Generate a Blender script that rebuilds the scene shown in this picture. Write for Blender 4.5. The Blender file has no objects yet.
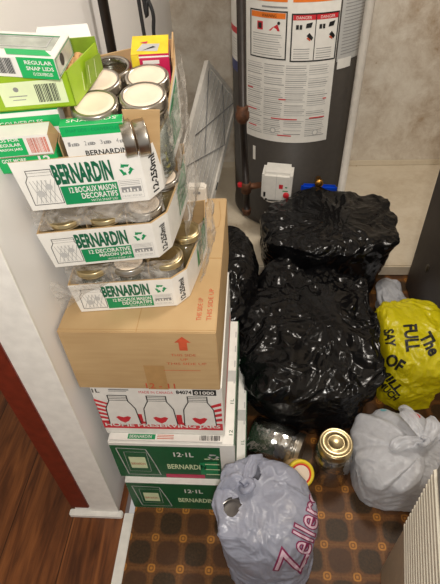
import bpy, bmesh, math, random
from mathutils import Vector, Matrix, noise
from mathutils.bvhtree import BVHTree
R = math.radians
scene = bpy.context.scene
COL = scene.collection
random.seed(4)

# ------------------------------------------------------------------ materials
def lin(c):
    c = c / 255.0
    return c / 12.92 if c <= 0.04045 else ((c + 0.055) / 1.055) ** 2.4
def rgb(r, g, b): return (lin(r), lin(g), lin(b), 1)

class NT:
    def __init__(s, name):
        s.m = bpy.data.materials.new(name); s.m.use_nodes = True
        s.t = s.m.node_tree; s.n = s.t.nodes; s.l = s.t.links
        s.b = s.n['Principled BSDF']; s.out = s.n['Material Output']
        s.co = s.n.new('ShaderNodeTexCoord').outputs['Object']
        s.geo = s.n.new('ShaderNodeNewGeometry').outputs['Position']
    def set(s, sock, v):
        if isinstance(v, bpy.types.NodeSocket): s.l.new(v, sock)
        else: sock.default_value = v
    def math(s, op, a, b=0.0, c=0.0):
        n = s.n.new('ShaderNodeMath'); n.operation = op
        s.set(n.inputs[0], a); s.set(n.inputs[1], b); s.set(n.inputs[2], c)
        return n.outputs[0]
    def sep(s, v):
        n = s.n.new('ShaderNodeSeparateXYZ'); s.l.new(v, n.inputs[0]); return n.outputs
    def mapping(s, v, scale=(1, 1, 1), rot=(0, 0, 0)):
        n = s.n.new('ShaderNodeMapping'); s.l.new(v, n.inputs[0])
        n.inputs['Scale'].default_value = scale; n.inputs['Rotation'].default_value = rot
        return n.outputs[0]
    def noise(s, v, scale, detail=4, rough=.5, dist=0.0):
        n = s.n.new('ShaderNodeTexNoise'); s.l.new(v, n.inputs['Vector'])
        n.inputs['Scale'].default_value = scale; n.inputs['Detail'].default_value = detail
        n.inputs['Roughness'].default_value = rough; n.inputs['Distortion'].default_value = dist
        return n.outputs['Fac']
    def voro(s, v, scale, feature='F1', out='Distance'):
        n = s.n.new('ShaderNodeTexVoronoi'); n.feature = feature; s.l.new(v, n.inputs['Vector'])
        n.inputs['Scale'].default_value = scale
        return n.outputs[out]
    def ramp(s, f, stops):
        n = s.n.new('ShaderNodeValToRGB'); s.set(n.inputs[0], f)
        e = n.color_ramp.elements
        while len(e) < len(stops): e.new(.5)
        for k, (p, c) in enumerate(stops):
            e[k].position = p; e[k].color = c if len(c) == 4 else (*c, 1)
        return n.outputs[0]
    def mix(s, f, a, b):
        n = s.n.new('ShaderNodeMix'); n.data_type = 'RGBA'
        s.set(n.inputs[0], f); s.set(n.inputs[6], a); s.set(n.inputs[7], b)
        return n.outputs[2]
    def bump(s, h, strength=.3, dist=.01):
        n = s.n.new('ShaderNodeBump'); s.l.new(h, n.inputs['Height'])
        n.inputs['Strength'].default_value = strength; n.inputs['Distance'].default_value = dist
        s.l.new(n.outputs[0], s.b.inputs['Normal']); return n.outputs[0]

def flat(name, col, rough=.6, metal=0.0, spec=.5, var=.06, bump=0.0, scale=40, coat=0.0):
    s = NT(name)
    f = s.noise(s.co, scale, 3)
    c2 = tuple(min(1, v * (1 + 2 * var)) for v in col[:3]) + (1,)
    c1 = tuple(v * (1 - 2 * var) for v in col[:3]) + (1,)
    s.set(s.b.inputs['Base Color'], s.ramp(f, [(.3, c1), (.7, c2)]))
    s.b.inputs['Roughness'].default_value = rough
    s.b.inputs['Metallic'].default_value = metal
    s.b.inputs['Specular IOR Level'].default_value = spec
    s.b.inputs['Coat Weight'].default_value = coat
    if bump: s.bump(s.noise(s.co, scale * 2, 4), bump, .003)
    return s.m

def wall_mat(name, base, stain, amount, rough=.55, bump=.15):
    s = NT(name)
    a = s.noise(s.geo, 2.2, 6, .65, .6)
    b = s.noise(s.geo, 11, 6, .75, .3)
    f = s.math('MULTIPLY', s.math('MULTIPLY', a, b), amount)
    sp = s.math('LESS_THAN', s.voro(s.geo, 9), .045)
    f2 = s.math('MAXIMUM', f, s.math('MULTIPLY', sp, .45))
    c = s.ramp(f2, [(.18, base), (.55, stain)])
    s.l.new(c, s.b.inputs['Base Color'])
    s.b.inputs['Roughness'].default_value = rough
    s.bump(s.noise(s.geo, 30, 5, .6), bump, .01)
    return s.m

def vinyl_mat():
    s = NT('octagon_vinyl'); T = .085
    x, y, z = s.sep(s.geo)
    u = s.math('DIVIDE', s.math('SUBTRACT', x, -.2952), T)
    v = s.math('DIVIDE', s.math('SUBTRACT', y, .5420), T)
    du = s.math('ABSOLUTE', s.math('SUBTRACT', u, s.math('ROUND', u)))
    dv = s.math('ABSOLUTE', s.math('SUBTRACT', v, s.math('ROUND', v)))
    cu = s.math('SUBTRACT', .5, du); cv = s.math('SUBTRACT', .5, dv)
    p4 = lambda q: s.math('POWER', q, 3.0)
    cell = s.math('POWER', s.math('ADD', p4(cu), p4(cv)), .3333)
    man = s.math('POWER', s.math('ADD', p4(du), p4(dv)), .3333)
    incell = s.ramp(cell, [(.36, (1, 1, 1)), (.43, (0, 0, 0))])
    dot = s.ramp(man, [(.115, (1, 1, 1)), (.15, (0, 0, 0))])
    ring = s.math('LESS_THAN', s.math('ABSOLUTE', s.math('SUBTRACT', man, .065)), .022)
    line = s.math('MAXIMUM', s.math('LESS_THAN', du, .03), s.math('LESS_THAN', dv, .03))
    par = s.math('ABSOLUTE', s.math('MODULO', s.math('ADD', s.math('FLOOR', u), s.math('FLOOR', v)), 2.0))
    n1 = s.noise(s.geo, 140, 4, .7); n2 = s.noise(s.geo, 5, 3); n3 = s.noise(s.geo, 26, 4, .7)
    nn = s.ramp(n1, [(.35, (0, 0, 0)), (.7, (1, 1, 1))])
    ca = s.mix(par, rgb(48, 36, 22), rgb(74, 46, 28))
    ca = s.mix(s.math('MULTIPLY', nn, .6), ca, rgb(88, 62, 36))
    gr = s.mix(nn, rgb(94, 58, 28), rgb(122, 80, 42))
    c = s.mix(incell, gr, ca)
    c = s.mix(s.math('MULTIPLY', line, .35), c, rgb(126, 90, 52))
    c = s.mix(dot, c, rgb(184, 124, 52))
    c = s.mix(s.math('MULTIPLY', ring, .75), c, rgb(104, 66, 34))
    c = s.mix(s.math('MULTIPLY', s.ramp(n3, [(.42, (0, 0, 0)), (.75, (1, 1, 1))]), .35), c, rgb(52, 38, 26))
    s.l.new(c, s.b.inputs['Base Color'])
    s.b.inputs['Roughness'].default_value = .5; s.b.inputs['Specular IOR Level'].default_value = .3
    s.bump(s.math('ADD', line, s.noise(s.geo, 90, 3)), .15, .002)
    return s.m

def wood_mat():
    s = NT('laminate_wood')
    x, y, z = s.sep(s.geo)
    W = .19
    pl = s.math('FLOOR', s.math('DIVIDE', x, W))
    off = s.math('MULTIPLY', s.math('FRACT', s.math('MULTIPLY', s.math('SINE', s.math('MULTIPLY', pl, 12.9898)), 437.5)), 3.0)
    comb = s.n.new('ShaderNodeCombineXYZ')
    s.l.new(s.math('MULTIPLY', x, 1.0), comb.inputs[0]); s.l.new(s.math('ADD', y, off), comb.inputs[1]); s.l.new(off, comb.inputs[2])
    g = s.noise(s.mapping(comb.outputs[0], (16, 1.3, 1)), 1.4, 6, .6, 1.6)
    g2 = s.noise(s.mapping(comb.outputs[0], (120, 6, 1)), 1.0, 4, .6)
    c = s.ramp(s.math('ADD', s.math('MULTIPLY', g, .8), s.math('MULTIPLY', g2, .2)),
               [(.28, rgb(50, 26, 14)), (.45, rgb(98, 56, 30)), (.6, rgb(136, 82, 44)), (.78, rgb(168, 112, 64))])
    fx = s.math('FRACT', s.math('DIVIDE', x, W))
    seam = s.math('LESS_THAN', fx, .02)
    c = s.mix(s.math('MULTIPLY', seam, .8), c, rgb(40, 20, 10))
    s.l.new(c, s.b.inputs['Base Color']); s.b.inputs['Roughness'].default_value = .32
    return s.m

def plastic_bag(name, col, alpha, rough=.35, trans=.35, bump=.5, scale=22, tint=None):
    s = NT(name); b = s.b
    h = s.voro(s.mapping(s.co, (1, 1, .45)), scale, 'DISTANCE_TO_EDGE')
    hn = s.noise(s.mapping(s.co, (1, 1, .5)), scale * 1.3, 5, .6, 1.5)
    nrm = s.bump(s.math('ADD', s.math('MINIMUM', h, .25), s.math('MULTIPLY', hn, .7)), bump, .012)
    b.inputs['Base Color'].default_value = col; b.inputs['Roughness'].default_value = rough
    b.inputs['Specular IOR Level'].default_value = .6
    tl = s.n.new('ShaderNodeBsdfTranslucent'); tl.inputs[0].default_value = col; s.l.new(nrm, tl.inputs['Normal'])
    mx = s.n.new('ShaderNodeMixShader'); mx.inputs[0].default_value = trans
    s.l.new(b.outputs[0], mx.inputs[1]); s.l.new(tl.outputs[0], mx.inputs[2])
    tp = s.n.new('ShaderNodeBsdfTransparent'); tp.inputs[0].default_value = tint or (1, 1, 1, 1)
    m2 = s.n.new('ShaderNodeMixShader'); s.set(m2.inputs[0], s.ramp(hn, [(.3, (alpha - .12,) * 3), (.7, (min(1, alpha + .1),) * 3)]))
    s.l.new(tp.outputs[0], m2.inputs[1]); s.l.new(mx.outputs[0], m2.inputs[2])
    s.l.new(m2.outputs[0], s.out.inputs[0])
    return s.m

def black_bag():
    s = NT('black_bag_plastic'); b = s.b
    w = s.noise(s.co, 7, 3, .5); 
    mp = s.mapping(s.co, (1, 1, .5))
    n = s.n.new('ShaderNodeVectorMath'); n.operation = 'ADD'
    nn = s.n.new('ShaderNodeTexNoise'); nn.inputs['Scale'].default_value = 9; s.l.new(s.co, nn.inputs['Vector'])
    sc = s.n.new('ShaderNodeVectorMath'); sc.operation = 'SCALE'; sc.inputs['Scale'].default_value = .12
    s.l.new(nn.outputs['Color'], sc.inputs[0]); s.l.new(mp, n.inputs[0]); s.l.new(sc.outputs[0], n.inputs[1])
    h = s.math('MINIMUM', s.voro(n.outputs[0], 16, 'DISTANCE_TO_EDGE'), .3)
    h2 = s.math('MINIMUM', s.voro(n.outputs[0], 31, 'DISTANCE_TO_EDGE'), .3)
    s.bump(s.math('ADD', s.math('MULTIPLY', h, .6), s.math('MULTIPLY', h2, .2)), .35, .02)
    b.inputs['Base Color'].default_value = (.004, .004, .0045, 1)
    b.inputs['Roughness'].default_value = .19; b.inputs['Specular IOR Level'].default_value = .32
    return s.m

def glass_mat(name, tint=(.93, .96, .95, 1), refl=.16, rough=.06):
    s = NT(name)
    s.n.remove(s.b)
    tp = s.n.new('ShaderNodeBsdfTransparent'); tp.inputs[0].default_value = tint
    gl = s.n.new('ShaderNodeBsdfGlossy'); gl.inputs['Roughness'].default_value = rough
    gl.inputs[0].default_value = (.9, .9, .9, 1)
    bp = s.n.new('ShaderNodeBump'); bp.inputs['Strength'].default_value = .3; bp.inputs['Distance'].default_value = .004
    s.l.new(s.voro(s.co, 90), bp.inputs['Height']); s.l.new(bp.outputs[0], gl.inputs['Normal'])
    lw = s.n.new('ShaderNodeLayerWeight'); lw.inputs[0].default_value = .35
    f = s.math('ADD', s.math('MULTIPLY', lw.outputs['Facing'], .55), refl)
    mx = s.n.new('ShaderNodeMixShader'); s.l.new(f, mx.inputs[0])
    s.l.new(tp.outputs[0], mx.inputs[1]); s.l.new(gl.outputs[0], mx.inputs[2])
    s.l.new(mx.outputs[0], s.out.inputs[0])
    return s.m

def wrap_mat():
    s = NT('clear_shrink_wrap'); b = s.b
    hn = s.noise(s.co, 26, 4, .6, 1.0); h = s.voro(s.co, 34, 'DISTANCE_TO_EDGE')
    s.bump(s.math('ADD', hn, s.math('MINIMUM', h, .2)), .7, .012)
    b.inputs['Base Color'].default_value = rgb(205, 200, 192); b.inputs['Roughness'].default_value = .22
    tp = s.n.new('ShaderNodeBsdfTransparent')
    mx = s.n.new('ShaderNodeMixShader')
    s.set(mx.inputs[0], s.ramp(hn, [(.35, (.18,) * 3), (.72, (.62,) * 3)]))
    s.l.new(tp.outputs[0], mx.inputs[1]); s.l.new(b.outputs[0], mx.inputs[2]); s.l.new(mx.outputs[0], s.out.inputs[0])
    return s.m

def cardboard_mat():
    s = NT('kraft_cardboard')
    f = s.noise(s.mapping(s.co, (3, 3, 30)), 3, 4); g = s.noise(s.co, 6, 3)
    c = s.ramp(s.math('ADD', s.math('MULTIPLY', f, .4), s.math('MULTIPLY', g, .6)), [(.35, rgb(178, 146, 102)), (.65, rgb(194, 164, 120))])
    s.l.new(c, s.b.inputs['Base Color']); s.b.inputs['Roughness'].default_value = .7
    return s.m

M = {}
M['wall'] = wall_mat('painted_wall', rgb(214, 206, 194), rgb(180, 162, 138), .7, .5)
M['wall_dirty'] = wall_mat('stained_plaster', rgb(234, 226, 212), rgb(166, 138, 106), 1.15, .7, .25)
M['wall_white'] = wall_mat('white_gloss_paint', rgb(240, 238, 236), rgb(222, 214, 204), .5, .35, .05)
M['slab'] = wall_mat('bare_concrete', rgb(228, 216, 194), rgb(184, 160, 124), .9, .6, .1)
M['vinyl'] = vinyl_mat(); M['wood'] = wood_mat()
M['white'] = flat('white_print_board', rgb(232, 230, 224), .5, var=.02)
M['whitepaint'] = flat('white_trim_paint', rgb(238, 236, 230), .4, var=.03)
M['brown'] = flat('reddish_brown_trim', rgb(112, 40, 24), .4, var=.1)
M['green'] = flat('printed_green', rgb(16, 140, 86), .4, var=.03)
M['bgreen'] = flat('bright_green', rgb(20, 172, 92), .4, var=.02)
M['dgreen'] = flat('dark_green_board', rgb(20, 92, 54), .45, var=.04)
M['lime'] = flat('lime_board', rgb(150, 184, 36), .4, var=.03)
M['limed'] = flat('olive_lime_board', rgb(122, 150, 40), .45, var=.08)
M['palelime'] = flat('pale_lime_print', rgb(222, 234, 190), .5, var=.02)
M['tgreen'] = flat('deep_teal_green_ink', rgb(8, 96, 66), .4, var=.02)
M['red'] = flat('printed_red', rgb(206, 40, 52), .45, var=.03)
M['pink'] = flat('printed_magenta', rgb(200, 34, 84), .45, var=.03)
M['redink'] = flat('faded_red_ink', rgb(196, 84, 52), .6, var=.1)
M['yellow'] = flat('printed_yellow', rgb(232, 206, 50), .45, var=.05)
M['orange'] = flat('printed_orange', rgb(232, 120, 30), .45, var=.03)
M['black'] = flat('black_print', rgb(26, 26, 26), .5, var=.02)
M['grey'] = flat('grey_print', rgb(140, 140, 140), .5, var=.02)
M['lgrey'] = flat('pale_grey_print', rgb(188, 188, 186), .5, var=.02)
M['blue'] = flat('blue_plastic', rgb(10, 70, 200), .35, var=.05)
M['navy'] = flat('navy_print', rgb(36, 48, 110), .4, var=.03)
M['card'] = cardboard_mat()
M['carddark'] = flat('darker_kraft_print', rgb(176, 138, 88), .7, var=.04)  # darker brown for the seam lines and marks on the carton
M['metal'] = flat('zinc_band', rgb(186, 180, 170), .28, 1.0, var=.04)
M['gold'] = flat('gold_lacquer_metal', rgb(204, 186, 144), .3, 1.0, var=.05)
M['brass'] = flat('brass_fitting', rgb(190, 140, 70), .35, 1.0, var=.05)
M['lid'] = flat('cream_enamel_lid', rgb(240, 222, 200), .35, var=.02)
M['glass'] = glass_mat('clear_jar_glass')
M['glassbright'] = glass_mat('bright_jar_glass', (.90, .90, .88, 1), .34, .12)
M['glassdk'] = glass_mat('smoky_jar_glass', (.72, .68, .60, 1), .22)
M['bagblack'] = black_bag()
M['bagwhite'] = plastic_bag('white_bag_film', rgb(214, 216, 222), .86, .3, .3, .35, 14)
M['bagzel'] = plastic_bag('grey_white_bag_film', rgb(176, 180, 198), .82, .28, .25, .3, 12)
M['bagyellow'] = plastic_bag('yellow_bag_film', rgb(226, 214, 24), .93, .3, .3, .3, 16)
M['wrap'] = wrap_mat()
M['tank'] = flat('dark_grey_enamel', rgb(66, 62, 58), .42, 0, .4, .04)
M['pipe'] = flat('black_iron', rgb(36, 28, 24), .4, .2, var=.15)
M['rust'] = flat('rusty_fitting', rgb(96, 62, 42), .6, .4, var=.25)
M['pvc'] = flat('white_pvc', rgb(222, 216, 206), .35, var=.03)
M['cream'] = flat('cream_plastic', rgb(222, 216, 200), .4, var=.02)
M['tan'] = flat('tan_plastic', rgb(176, 158, 136), .5, var=.04)
M['furn'] = flat('charcoal_enamel', rgb(70, 64, 60), .45, 0, .4, .05)
M['dark'] = flat('dark_plastic', rgb(30, 30, 32), .4, var=.05)
M['foil'] = flat('silver_foil_print', rgb(190, 196, 186), .25, .4, var=.1)
M['cork'] = flat('tan_contents', rgb(206, 160, 104), .6, var=.12, scale=90)
M['pinkfill'] = flat('pale_pink_ink', rgb(204, 176, 190), .5, var=.02)
M['magenta'] = flat('dark_magenta_ink', rgb(128, 30, 78), .5, var=.03)
M['filt'] = flat('pale_filter_board', rgb(240, 236, 228), .5, var=.03)
M['seal'] = flat('rubber_red_seal', rgb(150, 74, 50), .5, var=.05)
M['darkcontents'] = flat('brown_jar_contents', rgb(132, 100, 52), .6, var=.3, scale=60)

# ------------------------------------------------------------------ mesh kit
class G:
    """collects geometry with one material slot per material"""
    def __init__(s): s.v = []; s.f = []; s.m = []; s.mats = []; s.sm = []
    def mi(s, m):
        if m not in s.mats: s.mats.append(m)
        return s.mats.index(m)
    def add(s, vs, fs, m, smooth=False, T=None):
        b = len(s.v); k = s.mi(m)
        s.v += [tuple(T @ Vector(p)) if T else tuple(p) for p in vs]
        for f in fs: s.f.append([b + i for i in f]); s.m.append(k); s.sm.append(smooth)
    def box(s, a, b, m, T=None, bev=0.0):
        bm = bmesh.new(); bmesh.ops.create_cube(bm, size=1)
        for v in bm.verts:
            v.co = Vector([(a[i] + b[i]) / 2 + v.co[i] * (b[i] - a[i]) for i in range(3)])
        if bev: bmesh.ops.bevel(bm, geom=bm.edges[:], offset=bev, segments=2, affect='EDGES')
        s.bm(bm, m, False, T)
    def bm(s, bm, m, smooth=False, T=None):
        bm.verts.index_update()
        s.add([v.co for v in bm.verts], [[v.index for v in f.verts] for f in bm.faces], m, smooth, T); bm.free()
    def lathe(s, prof, m, seg=28, T=None, caps=True, flute=0, amp=0.0):
        vs = []; fs = []
        for r, z in prof:
            for k in range(seg):
                a = 2 * math.pi * k / seg
                rr = r * (1 + amp * math.cos(flute * a)) if flute else r
                vs.append((rr * math.cos(a), rr * math.sin(a), z))
        for i in range(len(prof) - 1):
            for k in range(seg):
                k2 = (k + 1) % seg
                fs.append((i * seg + k, i * seg + k2, (i + 1) * seg + k2, (i + 1) * seg + k))
        if caps:
            if prof[0][0] > 1e-5: fs.append(tuple(range(seg))[::-1])
            if prof[-1][0] > 1e-5: fs.append(tuple((len(prof) - 1) * seg + k for k in range(seg)))
        s.add(vs, fs, m, True, T)
    def tube(s, pts, r, m, seg=10, T=None):
        pts = [Vector(p) for p in pts]; vs = []; fs = []; up = Vector((0.13, .21, 1)).normalized()
        for i, p in enumerate(pts):
            t = (pts[min(i + 1, len(pts) - 1)] - pts[max(i - 1, 0)]).normalized()
            a = t.cross(up)
            if a.length < .1: a = t.cross(Vector((1, 0, 0)))
            a.normalize(); b = t.cross(a)
            rr = r[i] if isinstance(r, (list, tuple)) else r
            for k in range(seg):
                an = 2 * math.pi * k / seg; vs.append(p + rr * (math.cos(an) * a + math.sin(an) * b))
        for i in range(len(pts) - 1):
            for k in range(seg):
                k2 = (k + 1) % seg; fs.append((i * seg + k, i * seg + k2, (i + 1) * seg + k2, (i + 1) * seg + k))
        fs.append(tuple(range(seg))); fs.append(tuple((len(pts) - 1) * seg + k for k in range(seg))[::-1])
        s.add(vs, fs, m, True, T)
    def obj(s, name, parent=None, loc=None):
        me = bpy.data.meshes.new(name); me.from_pydata(s.v, [], s.f)
        for m in s.mats: me.materials.append(m)
        me.polygons.foreach_set('material_index', s.m); me.polygons.foreach_set('use_smooth', s.sm)
        me.update()
        o = bpy.data.objects.new(name, me); COL.objects.link(o)
        if parent: o.parent = parent
        if loc: o.location = loc
        return o

def smooth_path(pts, n=8):
    P = [Vector(p) for p in pts]; out = []
    for i in range(len(P) - 1):
        p0 = P[max(i - 1, 0)]; p1 = P[i]; p2 = P[i + 1]; p3 = P[min(i + 2, len(P) - 1)]
        for k in range(n):
            t = k / n
            out.append(.5 * ((2 * p1) + (p2 - p0) * t + (2 * p0 - 5 * p1 + 4 * p2 - p3) * t * t + (3 * p1 - p0 - 3 * p2 + p3) * t ** 3))
    out.append(P[-1]); return out

_txt = {}
def text_geo(body, bold=0.0, res=2):
    key = (body, bold, res)
    if key not in _txt:
        c = bpy.data.curves.new('t', 'FONT'); c.body = body; c.size = 1; c.offset = bold; c.resolution_u = res
        o = bpy.data.objects.new('t', c); COL.objects.link(o)
        bpy.context.view_layer.update()
        me = bpy.data.meshes.new_from_object(o.evaluated_get(bpy.context.evaluated_depsgraph_get()))
        vs = [tuple(v.co) for v in me.vertices]; fs = [list(p.vertices) for p in me.polygons]
        bpy.data.objects.remove(o); bpy.data.curves.remove(c); bpy.data.meshes.remove(me)
        _txt[key] = (vs, fs)
    return _txt[key]

class Face:
    """flat print surface: origin, unit x, unit y (normal = x cross y)"""
    def __init__(s, g, o, x, y, T=None, w=1, h=1):
        s.g = g; s.o = Vector(o); s.x = Vector(x); s.y = Vector(y); s.T = T
        s.n = s.x.cross(s.y).normalized(); s.w = w; s.h = h
    def P(s, a, b, l=1): return s.o + s.x * a + s.y * b + s.n * (.0004 * l)
    def rect(s, a0, b0, a1, b1, m, l=1): s.poly([(a0, b0), (a1, b0), (a1, b1), (a0, b1)], m, l)
    def poly(s, pts, m, l=1): s.g.add([s.P(a, b, l) for a, b in pts], [tuple(range(len(pts)))], m, False, s.T)
    def frame(s, a0, b0, a1, b1, t, m, l=1):
        s.rect(a0, b0, a1, b0 + t, m, l); s.rect(a0, b1 - t, a1, b1, m, l)
        s.rect(a0, b0, a0 + t, b1, m, l); s.rect(a1 - t, b0, a1, b1, m, l)
    def line(s, pts, t, m, l=1, closed=False):
        n = len(pts)
        for i in range(n if closed else n - 1):
            p = Vector(pts[i]); q = Vector(pts[(i + 1) % n]); d = (q - p)
            if d.length < 1e-6: continue
            k = Vector((-d.y, d.x)).normalized() * t / 2; e = d.normalized() * t * .3
            s.poly([tuple(p - k - e), tuple(q - k + e), tuple(q + k + e), tuple(p + k - e)], m, l)
    def text(s, body, a0, b0, w, h, m, l=2, bold=.0, shear=0.0, rot=0):
        vs, fs = text_geo(body, bold)
        if not vs: return
        x0 = min(v[0] for v in vs); x1 = max(v[0] for v in vs); y0 = min(v[1] for v in vs); y1 = max(v[1] for v in vs)
        out = []
        for v in vs:
            u = (v[0] - x0) / (x1 - x0); t = (v[1] - y0) / (y1 - y0)
            if rot == 90: a, b = a0 + (1 - t) * w, b0 + u * h
            elif rot == 180: a, b = a0 + (1 - u) * w, b0 + (1 - t) * h
            else: a, b = a0 + u * w + shear * t * h, b0 + t * h
            out.append(s.P(a, b, l))
        s.g.add(out, fs, m, False, s.T)
    def barcode(s, a0, b0, a1, b1, m, l=2, n=18, vert=True):
        rnd = random.Random(int(a0 * 9999)); 
        if vert:
            st = (a1 - a0) / n
            for i in range(n): s.rect(a0 + i * st, b0, a0 + i * st + st * rnd.choice((.3, .5, .7)), b1, m, l)
        else:
            st = (b1 - b0) / n
            for i in range(n): s.rect(a0, b0 + i * st, a1, b0 + i * st + st * rnd.choice((.3, .5, .7)), m, l)
    def disc(s, a, b, r, m, l=2, n=20, sy=1.0):
        s.poly([(a + r * math.cos(2 * math.pi * k / n), b + sy * r * math.sin(2 * math.pi * k / n)) for k in range(n)], m, l)
    def recycle(s, a, b, r, m, l=2):
        for k in range(3):
            t = R(90 + 120 * k)
            def q(rr, ang): return (a + rr * math.cos(ang), b + rr * math.sin(ang))
            p0, p1 = q(r, t - R(38)), q(r, t + R(25))
            p2, p3 = q(r * .55, t + R(25)), q(r * .55, t - R(38))
            s.poly([p0, p1, p2, p3], m, l); s.poly([q(r * 1.2, t + R(25)), q(r * .8, t + R(60)), q(r * .35, t + R(25))], m, l)

class Curved(Face):
    """print surface wrapped on a vertical cylinder; a = arc length, b = height"""
    def __init__(s, g, c, r, a0=0.0): s.g = g; s.c = c; s.r = r; s.T = None
    def P(s, a, b, l=1):
        t = a / s.r; rr = s.r + .0006 * l
        return Vector((s.c[0] + rr * math.sin(t), s.c[1] - rr * math.cos(t), b))
    def rect(s, a0, b0, a1, b1, m, l=1):
        n = max(1, int(abs(a1 - a0) / .012)); vs = []; fs = []
        for i in range(n + 1):
            a = a0 + (a1 - a0) * i / n; vs += [s.P(a, b0, l), s.P(a, b1, l)]
        for i in range(n): fs.append((2 * i, 2 * i + 2, 2 * i + 3, 2 * i + 1))
        s.g.add(vs, fs, m, True)

def empty(name, loc=(0, 0, 0), rot=(0, 0, 0)):
    o = bpy.data.objects.new(name, None); COL.objects.link(o); o.location = loc; o.rotation_euler = rot
    o.empty_display_size = .05; return o
def tag(o, label, cat, group=None, kind=None):
    o['label'] = label; o['category'] = cat
    if group: o['group'] = group
    if kind: o['kind'] = kind
    return o
def struct(o): o['kind'] = 'structure'; return o
def copy_tree(root):
    r = root.copy(); COL.objects.link(r)
    for ch in list(root.children):
        c = ch.copy(); COL.objects.link(c); c.parent = r
        for g in list(ch.children):
            d = g.copy(); COL.objects.link(d); d.parent = c
    return r

# ------------------------------------------------------------------ camera
cam = bpy.data.cameras.new('camera'); co = bpy.data.objects.new('camera', cam); COL.objects.link(co)
pit, rol, yaw = .750750278, -.0606089, -.0948993
f = Vector((math.sin(yaw) * math.cos(pit), math.cos(yaw) * math.cos(pit), -math.sin(pit)))
r0 = Vector((math.cos(yaw), -math.sin(yaw), 0)); u0 = r0.cross(f)
rt = math.cos(rol) * r0 + math.sin(rol) * u0; up = -math.sin(rol) * r0 + math.cos(rol) * u0
mw = Matrix(((rt.x, up.x, -f.x, 0), (rt.y, up.y, -f.y, 0), (rt.z, up.z, -f.z, 1.5403), (0, 0, 0, 1)))
co.matrix_world = mw
cam.sensor_fit = 'VERTICAL'; cam.sensor_height = 24; cam.lens = 478.04 / 584 * 24; cam.clip_start = .02
scene.camera = co

# ------------------------------------------------------------------ setting
WX = -.425; BY = 2.73; RX = 1.45; CH = 2.4; PZ = .06
def slab(name, a, b, m, bev=0):
    g = G(); g.box(a, b, m, bev=bev); return struct(g.obj(name))
slab('floor', (-.375, -1.6, -.05), (RX, BY, 0), M['vinyl'])
slab('floor_hall', (-2.2, -1.6, -.05), (-.405, BY, 0), M['wood'])
g = G(); g.box((-.405, -1.6, -.05), (-.375, .611, .004), M['whitepaint'], bev=.002); struct(g.obj('trim_1'))
slab('floor_slab', (WX, 1.763, 0), (RX, BY, PZ), M['slab'], .006)
slab('wall_back', (WX, BY, 0), (RX + .1, BY + .1, CH), M['wall_dirty'])
slab('wall_right', (RX, -1.6, 0), (RX + .1, BY, CH), M['wall'])
slab('wall_left', (-.562, .612, 0), (WX, BY + .1, CH), M['wall_white'])
slab('ceiling', (-2.2, -1.6, CH), (RX + .1, BY + .1, CH + .1), M['wall'])
slab('wall_hall', (-2.3, -1.6, 0), (-2.2, BY, CH), M['wall'])
slab('trim_2', (-.563, .600, .055), (-.506, .612, CH), M['brown'], .002)
slab('trim_3', (-.508, .606, .02), (-.420, .612, CH), M['whitepaint'], .001)
slab('baseboard_left', (-.578, .592, 0), (-.408, .612, .02), M['whitepaint'], .003)
slab('baseboard_back', (WX, BY - .010, PZ), (RX, BY, PZ + .035), M['slab'], .003)

# ------------------------------------------------------------------ water heater
HC = (.197, 2.345); HR = .30
wh = tag(empty('water_heater', (HC[0], HC[1], PZ)), 'tall dark grey cylindrical water heater with white warning labels against the back wall', 'water heater')
def rel(o): o.location = (-HC[0], -HC[1], -PZ); return o
g = G(); T = Matrix.Translation((HC[0], HC[1], 0))
g.lathe([(HR * .9, PZ), (HR - .004, PZ + .01), (HR, PZ + .02), (HR, PZ + .045), (HR - .004, PZ + .05), (HR - .003, 1.45), (HR * .8, 1.50), (0, 1.52)], M['tank'], 96, T)
g.lathe([(HR + .002, PZ + .02), (HR + .002, PZ + .028)], M['tank'], 96, T, False)
rel(g.obj('tank', wh))
g = G(); c = Curved(g, HC, HR - .003)
d = R(1) * HR
W0, W1 = -50 * d, 25.5 * d
c.rect(W0, .545, W1, 1.25, M['white'], 1)
rel_lab = g
# header print
c.rect(-46 * d, 1.10, -14 * d, 1.115, M['orange'], 2)
c.rect(-10 * d, 1.10, 24 * d, 1.13, M['orange'], 2)
for k in range(4): c.rect(-46 * d, 1.135 + k * .02, (-20 + 3 * (k % 2)) * d, 1.141 + k * .02, M['grey'], 2)
c.rect(-34 * d, 1.079, -14 * d, 1.085, M['grey'], 2)
# warning panel one
c.frame(-45 * d, .895, -13.5 * d, 1.07, .005, M['black'], 3)
c.rect(-43.6 * d, 1.043, -15 * d, 1.063, M['orange'], 2)
c.text('WARNING', -34 * d, 1.047, 12 * d, .011, M['black'], 3)
c.rect(-38 * d, 1.0, -33 * d, 1.03, M['red'], 2); c.rect(-37 * d, 1.005, -34 * d, 1.025, M['black'], 3)
c.poly([(-28 * d, 1.0), (-19 * d, 1.0), (-21 * d, 1.024), (-25 * d, 1.012)], M['red'], 2); c.disc(-20 * d, 1.028, .006, M['black'], 3)
for k in range(10): c.rect(-42 * d, .908 + k * .0085, (-17 - (k * 5 % 4)) * d, .9105 + k * .0085, M['lgrey' if k % 3 else 'grey'], 2)
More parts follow.
